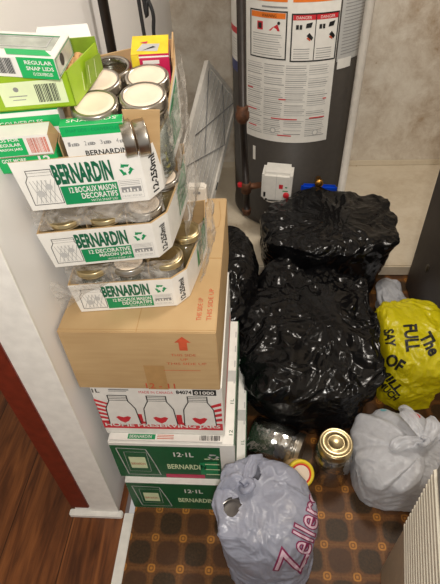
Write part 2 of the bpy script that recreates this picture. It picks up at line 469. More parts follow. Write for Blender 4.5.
# danger panels
c.frame(-10.5 * d, .89, 25 * d, 1.063, .005, M['black'], 3)
c.rect(7 * d, .893, 7.6 * d, 1.06, M['black'], 3)
c.rect(-9.4 * d, 1.04, 24 * d, 1.058, M['red'], 2)
c.text('DANGER', -7 * d, 1.0435, 11 * d, .010, M['white'], 3); c.text('DANGER', 10.5 * d, 1.0435, 11 * d, .010, M['white'], 3)
for o_ in (0, 17):
    c.rect((-7 + o_) * d, 1.008, (-5 + o_) * d, 1.024, M['black'], 3); c.rect((-4.4 + o_) * d, 1.008, (-2.6 + o_) * d, 1.024, M['black'], 3)
    c.poly([((0 + o_) * d, 1.012), ((4 + o_) * d, 1.014), ((5 + o_) * d, 1.032), ((0.5 + o_) * d, 1.028)], M['black'], 3)
    c.poly([((1 + o_) * d, .985), ((5 + o_) * d, .968), ((6 + o_) * d, .978), ((3 + o_) * d, .996)], M['black'], 3)
    c.poly([((1 + o_) * d, .975), ((4 + o_) * d, .965), ((4 + o_) * d, .99)], M['redink'], 2)
    for k in range(5): c.rect((-8 + o_) * d, .902 + k * .0085, (4 + o_) * d, .9045 + k * .0085, M['lgrey' if k % 2 else 'grey'], 2)
# text columns
rnd = random.Random(3)
for k in range(36):
    b = .575 + k * .0085
    if b > .88: break
    for q, (a0, a1) in enumerate(((-48, -32), (-31, -14), (-13, 4), (5, 22))):
        e = rnd.uniform(0, 3)
        if rnd.random() < .1: continue
        c.rect(a0 * d, b, (a1 - e) * d, b + .0028, M['lgrey' if (k + q) % 3 else 'grey'], 2)
for a0, a1, b in ((-48, -42, .765), (-18, -12, .735), (18, 21, .735), (-48, -38, .675), (-24, -2, .650), (8, 21, .655), (-47, -38, .60), (-18, -6, .575)):
    c.rect(a0 * d, b, a1 * d, b + .005, M['red'], 3)
c.disc(-22 * d, .598, .014, M['lgrey'], 3); c.disc(-22 * d, .598, .009, M['white'], 4); c.disc(14 * d, .590, .014, M['lgrey'], 3); c.disc(14 * d, .590, .009, M['white'], 4)
rel(g.obj('warning_label', wh))
g = G(); c = Curved(g, HC, HR - .003)
c.rect(-84 * d, .80, -53 * d, 1.25, M['white'], 1); c.rect(-84 * d, .955, -53 * d, .98, M['red'], 2)
c.rect(-84 * d, .80, -53 * d, .845, M['navy'], 2)
for k in range(7): c.rect(-80 * d, .865 + k * .011, -56 * d, .868 + k * .011, M['lgrey'], 2)
rel(g.obj('banded_label', wh)); wh.children[-1]['label'] = 'label with a red band and a navy band'
g = G(); c = Curved(g, HC, HR - .003)
c.rect(27 * d, .875, 75 * d, 1.25, M['lgrey'], 1); c.rect(28 * d, .845, 42 * d, .885, M['white'], 2)
for k in range(20): c.rect(30 * d, .90 + k * .012, 70 * d, .903 + k * .012, M['grey'], 2)
rel(g.obj('side_label', wh))
# gas valve
VT = Matrix.Translation((.108, 1.975, .375)) @ Matrix.Rotation(R(-8), 4, 'Z') @ Matrix.Rotation(R(2), 4, 'Y')
g = G(); g.box((-.07, -.03, -.075), (.07, .085, .072), M['white'], VT, .014)
fc = Face(g, (-.07, -.03, -.07), (1, 0, 0), (0, 0, 1), VT)
fc.rect(.068, .0, .0695, .14, M['lgrey'], 1); fc.rect(.082, .068, .10, .09, M['red'], 2); fc.rect(.11, .074, .12, .08, M['green'], 2)
fc.rect(.10, .055, .125, .06, M['green'], 2); fc.rect(.012, .02, .022, .045, M['black'], 2); fc.rect(.02, .0, .03, .012, M['black'], 2)
vo = rel(g.obj('gas_valve', wh))
g = G(); g.lathe([(.014, 0), (.014, .008), (.011, .010), (0, .010)], M['red'], 20, VT @ Matrix.Translation((.048, -.030, -.032)) @ Matrix.Rotation(R(90), 4, 'X')); ko = g.obj('control_knob', vo); ko['label'] = 'round red knob'
g = G(); g.tube(smooth_path([(.04, 1.975, .315), (.07, 1.96, .295), (.12, 1.95, .30), (.15, 1.97, .32)]), .003, M['pvc'], 8)
rel(g.obj('thermostat_wire', wh))
g = G(); g.lathe([(.014, 0), (.014, .03), (.02, .032), (.02, .05), (.01, .055)], M['brass'], 16, Matrix.Translation((.305, 2.045, .365)) @ Matrix.Rotation(R(90), 4, 'X'))
rel(g.obj('drain_valve', wh))
g = G(); g.box((-.085, -.012, -.022), (.085, .012, .022), M['blue'], Matrix.Translation((.31, 2.022, .325)) @ Matrix.Rotation(R(4), 4, 'Y'), .01)
rel(g.obj('blue_tag', wh))
g = G(); c = Curved(g, HC, HR - .004); c.rect(-28 * d, .125, -21 * d, .155, M['white'], 2); rel(g.obj('small_sticker', wh))
g = G(); c = Curved(g, HC, HR - .004); c.rect(-42 * d, .43, -39 * d, .50, M['white'], 2); rel(g.obj('small_sticker', wh))

# gas pipe
gp = tag(empty('gas_pipe', (-.049, 2.0, PZ)), 'dark vertical iron gas pipe with a union, feeding the water heater valve', 'pipe')
def sub(o, p): o.location = (-p.location.x, -p.location.y, -p.location.z); return o
g = G(); g.tube([(-.054, 2.0, 2.4), (-.049, 2.0, .72)], .0165, M['pipe'], 16); g.tube([(-.049, 2.0, .68), (-.036, 2.0, .36)], .0165, M['pipe'], 16)
sub(g.obj('pipe_run', gp), gp)
g = G(); TT = Matrix.Translation((-.049, 2.0, .675)); g.lathe([(.018, -.01), (.025, 0), (.03, .01), (.03, .035), (.025, .04), (.026, .06), (.018, .065)], M['rust'], 12, TT)
sub(g.obj('union_fitting', gp), gp)
g = G(); g.lathe([(.021, 0), (.025, .005), (.025, .05), (.021, .055)], M['rust'], 16, Matrix.Translation((-.036, 2.0, .32)))
g.tube([(-.036, 2.0, .35), (.0, 2.0, .355), (.045, 1.995, .365)], .015, M['rust'], 14)
g.tube([(-.036, 2.0, .33), (-.034, 2.0, .22)], .016, M['pipe'], 14); g.lathe([(.02, 0), (.022, .02), (.022, .03)], M['rust'], 12, Matrix.Translation((-.034, 2.0, .2)))
sub(g.obj('drip_leg', gp), gp)
g = G(); g.box((-.075, 1.985, .355), (-.05, 2.01, .375), M['red'], bev=.004); sub(g.obj('shutoff_handle', gp), gp)
# pvc pipe
g = G(); g.tube([(.447, 2.12, 2.4), (.440, 2.12, .6), (.434, 2.12, .062)], .0185, M['pvc'], 18)
tag(g.obj('white_pipe'), 'thin white vertical plastic pipe in front of the right side of the water heater', 'pipe')

# ------------------------------------------------------------------ furnace cabinet on the right
fu = tag(empty('furnace_cabinet', (1.0, 1.4, 0)), 'dark charcoal metal cabinet at the right edge behind the yellow bag', 'furnace')
g = G(); g.box((.707, 1.12, 0), (1.30, 1.697, 1.30), M['furn'], bev=.008); sub(g.obj('cabinet_body', fu), fu)
g = G(); g.box((.702, 1.14, .05), (.709, 1.50, 1.25), M['furn'], bev=.002); sub(g.obj('door_panel', fu), fu)
dpn = fu.children[-1] if fu.children[-1].name.startswith('door') else next(c_ for c_ in fu.children if c_.name.startswith('door'))
g = G(); g.box((.700, 1.516, .235), (.709, 1.530, .268), M['metal'], bev=.002); g.obj('latch', dpn)

# ------------------------------------------------------------------ louvred appliance bottom right
LT = Matrix.Translation((.371, .485, 0)) @ Matrix.Rotation(R(-12), 4, 'Z')
lo = tag(empty('louvred_heater', (.371, .485, 0)), 'cream appliance with fine ribbed louvres over a tan base, bottom right corner', 'appliance')
lo.rotation_euler = (0, 0, R(-12))
g = G(); g.box((0, -.52, 0), (.30, 0, .300), M['tan'], bev=.006); g.obj('base_panel', lo)
g = G(); n = 14
g.box((.004, -.515, .300), (.296, -.004, .60), M['cream'])
for k in range(n):
    z = .303 + k * .0212
    g.add([(0.004, -.52, z), (-.002, -.52, z + .004), (-.002, -.52, z + .012), (.004, -.52, z + .018),
           (0.004, 0, z), (-.002, 0, z + .004), (-.002, 0, z + .012), (.004, 0, z + .018)],
          [(0, 4, 5, 1), (1, 5, 6, 2), (2, 6, 7, 3), (0, 1, 2, 3), (7, 6, 5, 4)], M['cream'])
g.obj('louvre_grille', lo)
g = G(); g.box((0, -.52, .60), (.30, 0, .655), M['grey'], bev=.008); g.obj('top_rim', lo)

# ------------------------------------------------------------------ leaning filter panel
P1 = Vector((-.219, 2.5, .744)); P2 = Vector((-.078, 2.66, .489)); P4 = Vector((-.253, 2.067, .067))
ex = (P2 - P1).normalized(); ey = (P1 - (P1 + P4 - P2)).normalized(); ez = ex.cross(ey).normalized()
ey = ez.cross(ex)
w_, h_ = (P2 - P1).length, (P4 - P2).length
FT = Matrix(((ex.x, ey.x, ez.x, P4.x), (ex.y, ey.y, ez.y, P4.y), (ex.z, ey.z, ez.z, P4.z), (0, 0, 0, 1))) @ Matrix.Translation((-w_, 0, 0))
fp = empty('leaning_panel'); fp.matrix_world = FT
tag(fp, 'flat pale framed panel with slanting wires leaning in the corner beside the water heater', 'panel')
sgn = 1
g = G(); t = .022
g.box((0, 0, -.012), (t, h_, .012), M['filt']); g.box((w_ - t, 0, -.012), (w_, h_, .012), M['filt'])
g.box((t, h_ - t, -.012), (w_ - t, h_, .012), M['filt']); g.box((t, 0, -.012), (w_ - t, t, .012), M['filt']); g.obj('frame', fp)
g = G(); g.box((t, t, -.004), (w_ - t, h_ - t, .003), M['filt'])
for k in range(1, 8):
    x = t + (w_ - 2 * t) * k / 8; g.box((x - .001, t, .003), (x + .001, h_ - t, .006), M['lgrey'])
g.obj('pleated_mesh', fp)
g = G()
for a, b in (((.02, h_ - .02), (.16, h_ * .45)), ((.3, h_ - .04), (.05, h_ * .5)), ((.31, h_ * .62), (.02, h_ * .25)), ((.16, h_ - .02), (.31, h_ * .62))):
    g.tube([(a[0], a[1], .009), (b[0], b[1], .009)], .0025, M['grey'], 8)
g.obj('wire_brace', fp)
g = G(); g.box((w_ - .012, h_ * .28, .012), (w_ - .004, h_ * .34, .0135), M['black']); g.obj('printed_mark', fp)

# ------------------------------------------------------------------ cases at the bottom of the stack
def case_body(g, a, b, m):
    g.box(a, b, m, bev=.0025)
def green_case(name, a, b, label, low):
    e = tag(empty(name, ((a[0] + b[0]) / 2, (a[1] + b[1]) / 2, a[2])), label, 'box')
    w = b[0] - a[0]; h = b[2] - a[2]; dp = b[1] - a[1]
    g = G(); case_body(g, a, b, M['white'])
    fr = Face(g, (a[0], a[1], a[2]), (1, 0, 0), (0, 0, 1))
    g_top = h * .93 if not low else h * .97
    fr.rect(.002, .004, w - .04, g_top, M['dgreen'], 1)
    fr.line([(.03, .02), (.018, h * .86)], .003, M['lgrey'], 2); fr.line([(.018, h * .86), (.10, h * .84), (.115, h * .45), (.125, .02)], .003, M['lgrey'], 2)
    fr.line([(.03, .02), (.125, .02)], .0025, M['lgrey'], 2)
    fr.frame(.036, .04, .10, h * .76, .0012, M['lgrey'], 2)
    fr.rect(.045, h * .30, .092, h * .62, M['palelime'], 2); fr.text('BERNARDIN', .048, h * .40, .040, .012, M['redink'], 3)
    fr.text('12·1L', .175, h * .66, .055, .024, M['white'], 2, .02)
    fr.text('BERNARDIN', .150, h * .30, .11, .028, M['palelime'], 2, .02)
    if not low: fr.rect(.14, .006, w - .09, .028, M['pink'], 2)
    fr.poly([(w - .10, .03), (w - .05, .03), (w - .05, h * .55), (w - .10, h * .5)], M['green'], 2)
    for k in range(4): fr.rect(w - .085, .03 + k * .03, w - .045, .035 + k * .03, M['palelime'], 3)
    fr.recycle(w - .06, h * .68, .016, M['lgrey'], 3)
    sd = Face(g, (b[0], a[1], a[2]), (0, 1, 0), (0, 0, 1))
    sd.rect(.01, .01, dp - .01, h * .92, M['dgreen'], 1); sd.text('BERNARDIN', .08, h * .3, .28, .05, M['white'], 2, .02)
    tp = Face(g, (b[0], a[1], b[2]), (0, 1, 0), (-1, 0, 0))
    tp.text('12', .03, .006, .016, .010, M['dgreen'], 2); tp.text('1L', .13, .006, .016, .010, M['dgreen'], 2)
    for k in range(4): tp.rect(.20 + k * .06, .005, .225 + k * .06, .009, M['lgrey'], 2)
    tp.rect(.0, .0, dp, .002, M['dgreen'], 2)
    sub(g.obj('carton', e), e)
    g = G(); g.box((a[0] + .002, a[1] + dp / 2 - .02, b[2]), (b[0] - .002, a[1] + dp / 2 + .02, b[2] + .0006), M['lgrey']); 
    sub(g.obj('packing_tape', e), e)
    return e
green_case('jar_case', (-.378, .631, 0), (-.020, 1.10, .178), 'green and white case of jars on the floor, bottom box of the tall stack', True)
e = green_case('jar_case', (-.392, .646, .179), (-.048, 1.10, .377), 'green and white jar case second from the floor, under the white and red case', False)
# white + red case
a = (-.398, .672, .378); b = (-.074, 1.10, .596); h = b[2] - a[2]; w = b[0] - a[0]
e = tag(empty('jar_case', ((a[0] + b[0]) / 2, .88, a[2])), 'white case printed with three jar outlines and a red band, under the big brown carton', 'box')
g = G(); case_body(g, a, b, M['white']); fr = Face(g, (a[0], a[1], a[2]), (1, 0, 0), (0, 0, 1))
for k in range(5): fr.poly([(0.0, .078 + k * .019), (.045, .065 + k * .017), (.045, .072 + k * .017), (0.0, .089 + k * .019)], M['red'], 1)
for k in range(4): fr.poly([(w - .052, .064 + k * .02), (w - .004, .075 + k * .023), (w - .004, .088 + k * .023), (w - .052, .073 + k * .02)], M['red'], 1)
fr.poly([(.0, .03), (w - .004, .03), (w - .004, .062), (.0, .066)], M['red'], 1)
for x_ in (.098, .202): fr.rect(x_, .062, x_ + .014, .10, M['red'], 1)
fr.text('HOME PRESERVING JARS', .006, .036, w - .016, .020, M['white'], 3, .025)
for i, cx in enumerate((.062, .160, .262)):
    jw = .042; o_ = [(-jw, .052), (-jw + .004, .125), (-jw + .012, .145), (-.024, .158), (-.024, .182), (.024, .182), (.024, .158), (jw - .012, .145), (jw - .004, .125), (jw, .052)]
    pts = [(cx + p, q) for p, q in o_]; fr.poly(pts, M['white'], 2); fr.line(pts, .0028, M['black'], 3)
    for k in range(3): fr.rect(cx - .024, .160 + k * .007, cx + .024, .162 + k * .007, M['black'], 3)
    fr.poly([(cx - .02, .085), (cx - .012, .09), (cx, .084), (cx + .012, .09), (cx + .02, .085), (cx + .012, .068), (cx, .058), (cx - .012, .068)], M['red'], 3)
fr.text('1L', .004, .192, .018, .016, M['black'], 2, .02)
fr.rect(.045, .198, .09, .2, M['grey'], 2); fr.rect(.046, .203, .096, .208, M['grey'], 2)
fr.text('MADE IN CANADA', .12, .192, .085, .010, M['red'], 2)
fr.text('84074', .212, .192, .038, .015, M['black'], 2, .03); fr.rect(.253, .188, .31, .211, M['black'], 2); fr.text('01000', .257, .192, .048, .014, M['white'], 3, .02)
sd = Face(g, (b[0], a[1], a[2]), (0, 1, 0), (0, 0, 1)); sd.rect(.01, .03, .4, .07, M['red'], 1)
sub(g.obj('carton', e), e)
# front flap with barcode at its base
g = G(); g.box((-.386, .650, .3786), (-.080, .671, .386), M['white'], bev=.001)
fl = Face(g, (-.386, .650, .386), (1, 0, 0), (0, 1, 0))
fl.rect(.05, .003, .125, .018, M['green'], 1); fl.text('BERNARDIN', .055, .006, .06, .009, M['white'], 2)
for k in range(3): fl.rect(.13, .005 + k * .005, .175, .007 + k * .005, M['redink'], 1)
fl.barcode(.245, .003, .30, .018, M['black'], 1, 16)
o = g.obj('flap', e); sub(o, e)

# ------------------------------------------------------------------ big brown carton
a = (-.418, .665, .598); b = (-.077, 1.185, .80); w = b[0] - a[0]; h = b[2] - a[2]
e = tag(empty('brown_carton', ((a[0] + b[0]) / 2, .92, a[2])), 'large plain brown cardboard carton with a red arrow, midway up the stack', 'box')
g = G(); g.box(a, b, M['card'], bev=.002); fr = Face(g, (a[0], a[1], a[2]), (1, 0, 0), (0, 0, 1))
fr.rect(.17, .0, .218, h * .45, M['carddark'], 1)
ax, ay = .268, .145
fr.poly([(ax - .009, ay), (ax + .009, ay), (ax + .009, ay + .026), (ax + .018, ay + .026), (ax, ay + .045), (ax - .018, ay + .026), (ax - .009, ay + .026)], M['redink'], 2)
for k, (s_, p0, p1) in enumerate((('THIS SIDE', .238, .055), ('UP', .258, .016), ('THIS SIDE UP', .225, .09))):
    fr.text(s_, p0, .125 - k * .015, p1, .008, M['redink'], 2)
fr.rect(.215, .074, .300, .0755, M['redink'], 2); fr.text('12 - 11', .165, .004, .07, .02, M['redink'], 2, .01)
tp = Face(g, (a[0], a[1], b[2]), (1, 0, 0), (0, 1, 0))
tp.rect(0, .006, w, .0075, M['carddark'], 1)
for k in range(2): tp.text('THIS SIDE UP', w - .045 + k * .022, .035, .011, .10 - .03 * (1 - k), M['redink'], 2, rot=90)
tp.rect(w - .17, 0, w - .168, .52, M['carddark'], 1)
tp.line([(w - .075, .36), (w - .045, .35), (w - .015, .38), (w - .012, .42), (w - .02, .50)], .0022, M['carddark'], 2)
sub(g.obj('carton', e), e)
g = G(); g.box((a[0] + .002, .71 + .20, b[2] - .0002), (-.078, .71 + .203, b[2] + .0004), M['carddark']); sub(g.obj('flap_seam', e), e)

# white little junction box + cable at the back of the brown carton
e = tag(empty('plug_box', (-.155, 1.165, .801)), 'small white plastic box standing on the back edge of the brown carton', 'box')
g = G(); g.box((-.03, -.016, 0), (.024, .016, .055), M['pvc'], bev=.005); g.box((-.012, -.018, .035), (.008, -.016, .042), M['grey']); g.obj('housing', e)
g = G(); g.tube(smooth_path([(-.19, 1.13, .806), (-.21, 1.10, .86), (-.18, 1.06, .90), (-.165, 1.03, .84), (-.185, 1.0, .83), (-.18, 1.04, .88), (-.15, 1.10, .83), (-.14, 1.08, .806)], 10), .0025, M['pvc'], 8)
tag(g.obj('white_cable'), 'thin white looped cable hanging behind the jar trays', 'cable')

# ------------------------------------------------------------------ jars
def jar_meshes(r, h, lidm, bandm, glass, neck=.82, contents=None, square=False):
    out = {}
    g = G()
    prof = [(r * .6, .0), (r * .9, .001), (r, .008), (r, h * .66), (r * .97, h * .74), (r * neck, h * .84), (r * neck * .97, h * .985), (r * neck * .90, h * .985), (r * neck * .90, h * .85), (r * .92, h * .86), (r * .95, .012), (0, .006)]
    g.lathe(prof, glass, 32, flute=8, amp=.012); out['jar_glass'] = g
    g = G(); rb = r * neck * 1.07
    g.lathe([(rb, h * .86), (rb * 1.02, h * .865), (rb * 1.02, h * .88), (rb, h * .885), (rb, h * .90), (rb * 1.02, h * .905), (rb * 1.02, h * .92), (rb, h * .93), (rb, h * .99), (rb * .97, h), (rb * .86, h + .0008), (rb * .82, h - .0005)], bandm, 36, caps=False)
    out['screw_band'] = g
    g = G(); g.lathe([(rb * .9, h - .002), (rb * .86, h - .0004), (rb * .6, h + .0008), (rb * .56, h + .0002), (0, h + .0002)], lidm, 32, caps=False)
    out['lid_disc'] = g
    return out
def make_jar(r, h, lidm, bandm, glass, neck=.82):
    root = empty('mason_jar'); ms = jar_meshes(r, h, lidm, bandm, glass, neck)
    for k, g in ms.items(): g.obj(k, root)
    return root

# ------------------------------------------------------------------ trays (cut down display cases)
def tray_print(fr, W, h, line1, line2, fl):
    # jar picture
    jx = .012
    fr.line([(jx + .004, h * .82), (jx + .046, h * .82), (jx + .046, h * .70), (jx + .050, h * .60), (jx + .050, h * .12), (jx - .002, h * .12), (jx - .002, h * .60), (jx + .004, h * .70)], .0012, M['black'], 2, True)
    for k in range(2): fr.rect(jx + .004, h * (.77 - .06 * k), jx + .046, h * (.775 - .06 * k), M['black'], 2)
    for k in range(5):
        fr.line([(jx + .002 + k * .008, h * .15), (jx + .018 + k * .0075, h * .62)], .0007, M['grey'], 2)
        fr.line([(jx + .046 - k * .008, h * .15), (jx + .030 - k * .0065, h * .62)], .0007, M['grey'], 2)
    fr.disc(jx + .016, h * .35, .007, M['lgrey'], 3); fr.disc(jx + .034, h * .48, .006, M['lgrey'], 3)
    fr.text('BERNARDIN', .060, h * .50, .100, h * .40, M['tgreen'], 2, .045)
    fr.rect(.064, h * .07, .163, h * .46, M['green'], 2)
    fr.text(line1, .078, h * .31, .082, h * .12, M['white'], 3, .02)
    fr.text(line2, .096, h * .17, .064, h * .12, M['white'], 3, .02)
    fr.text('WITH SNAP LID', .110, h * .095, .048, h * .05, M['white'], 3)
    fr.rect(.163, h * .07, .1635, h * .46, M['grey'], 2)
    fr.recycle(.184, h * .68, .012, M['green'], 2)
    for k in range(3): fr.rect(.168, h * (.44 - .035 * k), .203, h * (.445 - .035 * k) + .0004, M['grey'], 2)
    fr.rect(.168, h * .22, .203, h * .33, M['grey'], 2)
    for k in range(5): fr.rect(.171 + k * .006, h * .23, .174 + k * .006, h * (.27 + .02 * (k % 3)), M['white'], 3)
    fr.barcode(.168, h * .12, .203, h * .16, M['lgrey'], 2, 14)
    fr.frame(.166, h * .09, .206, h * .48, .0006, M['lgrey'], 2)
    s_, = (fl,)
    s_.text('12-250ml', .012, h * .08, .015, h * .74, M['black'], 3, .03, rot=90)
    s_.rect(.016, h * .80, .028, h * .84, M['lgrey'], 2)

def tray(loc, yaw_, tilt, h, line1, line2, label, dim=1.0, depth=.30, backh=.16, lean=.0):
    e = tag(empty('jar_tray', loc, (0, 0, 0)), label, 'tray of jars')
    e.rotation_euler = Matrix(Matrix.Rotation(R(yaw_), 3, 'Z') @ Matrix.Rotation(R(tilt), 3, 'X')).to_euler()
    th = .003
    g = G()
    # outline (outer) with height at each corner
    pts = [((-.0, 0), h), ((.212, 0), h), ((.240, .028), h), ((.262, .10), h * 1.03), ((.285, .19), h * 1.45 if backh > .12 else h * 1.0), ((.287, depth), backh * .86), ((-.004, depth), backh * .6), ((-.004, .19), min(h, backh))]
    n = len(pts)
    import itertools
    cx, cy = .14, .15
    vs = []
    for (x, y), hh in pts:
        dx, dy = cx - x, cy - y; L = math.hypot(dx, dy); ix, iy = x + dx / L * th * 1.4, y + dy / L * th * 1.4
        ox = 0
        if y == 0: ox = -.010 if x <= 0 else -.004
        oy = lean if y < .05 else 0
        vs += [(x, y, 0), (x + ox, y + oy, hh), (ix + ox, iy + oy, hh), (ix, iy, th)]
    fo = []; fi = []
    for i in range(n):
        j = (i + 1) % n
        fo.append((4 * i, 4 * j, 4 * j + 1, 4 * i + 1)); fi += [(4 * i + 1, 4 * j + 1, 4 * j + 2, 4 * i + 2), (4 * i + 2, 4 * j + 2, 4 * j + 3, 4 * i + 3)]
    g.add(vs, fo, M['white']); g.add(vs, fi, M['card'])
    g.add(vs, [tuple(4 * i + 3 for i in range(n))], M['card']); g.add(vs, [tuple(4 * i for i in range(n))[::-1]], M['white'])
    fr = Face(g, (-.001, 0, 0), (1, 0, 0), (-.03, lean / h, 1)); 
    c2 = Vector((.240, .028, 0)) - Vector((.212, 0, 0)); c2.normalize()
    fl = Face(g, (.212, 0, 0), tuple(c2), (.0, lean / h, 1))
    # slanted left edge of the print follows the flared lip
    tray_print(fr, .212, h, line1, line2, fl)
    s1 = Vector((.285, .19, 0)) - Vector((.262, .10, 0)); s1.normalize()
    fs_ = Face(g, (.262, .10, 0), tuple(s1), (0, 0, 1))
    fs_.poly([(.0, .02), (.085, .02), (.085, h * 1.3), (.0, h * .95)], M['green'], 1)
    for k in range(5):
        fs_.line([(.01 + k * .015, .03), (.03 + k * .015, h * .9)], .0015, M['lgrey'], 2); fs_.line([(.035 + k * .012, .03), (.012 + k * .012, h * .9)], .0015, M['lgrey'], 2)
    g.obj('cardboard_tray', e)
    return e

def wrap_sheet(parent, P, nu, nv, amp, seed, name='plastic_wrap'):
    """P(u,v)->point in parent space"""
    g = G(); vs = []; fs = []
    for i in range(nu + 1):
        for j in range(nv + 1):
            u, v = i / nu, j / nv; p = Vector(P(u, v))
            q = p * 22 + Vector((seed, seed * 2, 0))
            p += Vector((noise.noise(q), noise.noise(q + Vector((9, 3, 1))), noise.noise(q + Vector((2, 8, 5))))) * amp
            p += Vector((abs(noise.noise(p * 60)), -abs(noise.noise(p * 55 + Vector((4, 4, 4)))), 0)) * amp * .5
            vs.append(p)
    for i in range(nu):
        for j in range(nv): fs.append((i * (nv + 1) + j, (i + 1) * (nv + 1) + j, (i + 1) * (nv + 1) + j + 1, i * (nv + 1) + j + 1))
    g.add(vs, fs, M['wrap'], True); return g.obj(name, parent)

OA, OB, OC = (-.400, .715, 1.07), (-.403, .728, .925), (-.378, .722, .802)
TA = tray(OA, 9, 12, .10, '12 BOCAUX MASON', 'DECORATIFS', 'topmost jar tray, white front reading 12 bocaux mason, piled with boxes', backh=.16, lean=.013)
TB = tray(OB, 9, 6, .092, '12 DECORATIVE', 'MASON JARS', 'middle jar tray of the stack, white front reading 12 decorative mason jars', backh=.085)
TC = tray(OC, 6, 1, .080, '12 BOCAUX MASON', 'DECORATIFS', 'lowest jar tray of the three, resting on the brown carton in clear wrap', backh=.085)

# plastic wrap
def side_wrap(e, z0, z1, out, seed, x0=.256):
    def P(u, v):
        y = .06 + .24 * u; x = x0 + (.036 * min(1, u * 1.6)) + out * (1 + .6 * math.sin(v * 5)) ; return (x, y, z0 + (z1 - z0) * v)
    wrap_sheet(e, P, 40, 30, .010, seed)
side_wrap(TA, -.03, .12, .006, 1); side_wrap(TB, -.03, .14, .010, 5); side_wrap(TC, .0, .125, .008, 9)
def front_wrap(e, z0, z1, seed, y0=-.006, x1=.235):
    def P(u, v):
        return (-.01 + (x1 + .01) * u, y0 + .012 * math.sin(v * math.pi) * .5 + (.03 * max(0, u - .88) / .12), z0 + (z1 - z0) * v)
    wrap_sheet(e, P, 50, 14, .006, seed)
front_wrap(TB, .090, .150, 2, .012); front_wrap(TC, .070, .122, 7, .012)
def tail(u, v):   # loose tail hanging off the left front of the middle tray
    return (-.012 + .11 * u, -.02 - .004 * math.cos(v * 3), .03 - .055 * v * (1 - .55 * u) - .02 * u)
wrap_sheet(TC, lambda u, v: (-.036 + .135 * u, -.014 - .012 * math.sin(3 * u + 2 * v), .098 + .012 * u - .062 * v * (1 - .75 * u)), 40, 24, .012, 13, 'plastic_wrap')

Mrot = lambda e: e.rotation_euler.to_matrix()
bpy.context.view_layer.update()
def place_in(e, o, p, extra=None):
    m = e.matrix_world if e.matrix_world != Matrix() else Matrix.LocRotScale(e.location, e.rotation_euler, None)
    m = Matrix.LocRotScale(e.location, e.rotation_euler, None)
    mm = m @ Matrix.Translation(p)
    if extra: mm = mm @ extra
    o.matrix_world = mm
    o.location, o.rotation_euler = mm.to_translation(), mm.to_euler()
jarA = make_jar(.0395, .158, M['lid'], M['metal'], M['glass'], .93)
firstA = True
JA = [((.226, .075), 'cream lidded jar at the front right, behind the cardboard flap', 0.002),
      ((.146, .066), 'cream lidded jar behind the white snap lid box, beside the lime box', 0.0),
      ((.232, .158), 'cream lidded jar directly in front of the yellow and pink box', -.014),
      ((.148, .146), 'cream lidded jar right of the lime box, second row of the top tray', -.008),
      ((.164, .212), 'rearmost cream lidded jar, nearest the black pipe behind the stack', -.022)]
for (xy, lb, dz) in JA:
    j = jarA if firstA else copy_tree(jarA); firstA = False
    if 'rearmost' in lb:
        lb = 'open jar with a bare silver rim at the back, nearest the black pipe'
        for ch in list(j.children):
            if ch.name.startswith('lid_disc'): bpy.data.objects.remove(ch)
    tag(j, lb, 'jar', 'jars in the top tray'); place_in(TA, j, (xy[0], xy[1], .004 + dz))
jarS = make_jar(.036, .098, M['lid'], M['metal'], M['glass'], .95)
jarG = make_jar(.036, .098, M['gold'], M['gold'], M['glass'], .95)
place_list = [(TB, .040, .042, jarG, 'small glass jar at the left front of the middle tray', 'jars in the middle tray'),
              (TB, .118, .042, jarG, 'small jar with gold lid at the front centre of the middle tray', 'jars in the middle tray'),
              (TB, .196, .050, jarS, 'small jar with silver band at the front right of the middle tray', 'jars in the middle tray'),
              (TB, .232, .135, jarS, 'small jar with silver band behind the right front jar of the middle tray', 'jars in the middle tray'),
              (TC, .040, .042, jarG, 'small jar at the left front of the lowest tray', 'jars in the lowest tray'),
              (TC, .118, .042, jarS, 'small jar with silver band at the front centre of the lowest tray', 'jars in the lowest tray'),
              (TC, .198, .052, jarG, 'small jar with gold band at the front right of the lowest tray', 'jars in the lowest tray'),
              (TC, .238, .138, jarG, 'small jar behind the right front jar of the lowest tray', 'jars in the lowest tray')]
seen = set()
for e, x, y, src, lb, gr in place_list:
    j = src if id(src) not in seen else copy_tree(src); seen.add(id(src))
    tag(j, lb, 'jar', gr); place_in(e, j, (x, y, .004))
# cardboard dividers inside trays
for e, hh in ((TA, .12), (TB, .09), (TC, .085)):
    g = G()
    for x in (.079, .158): g.box((x - .001, .03, .004), (x + .001, .19, hh), M['card'])
    g.box((.01, .082 + .03, .004), (.255, .084 + .03, hh * .9), M['card'])
    g.obj('divider', e)
g = G(); g.add([(.197, .034, .02), (.236, .034, .02), (.252, .034, .160), (.192, .034, .166), (.197, .036, .02), (.236, .036, .02), (.252, .036, .160), (.192, .036, .166)],
               [(0, 1, 2, 3), (7, 6, 5, 4), (0, 4, 5, 1), (1, 5, 6, 2), (2, 6, 7, 3), (3, 7, 4, 0)], M['card']); g.obj('divider', TA)
g = G(); g.add([(.283, .21, .09), (.287, .27, .09), (.287, .28, .16), (.281, .215, .145), (.280, .21, .09), (.284, .27, .09), (.284, .28, .16), (.278, .215, .145)],
               [(0, 1, 2, 3), (7, 6, 5, 4), (0, 4, 5, 1), (1, 5, 6, 2), (2, 6, 7, 3), (3, 7, 4, 0)], M['card']); g.obj('raised_flap', TA)
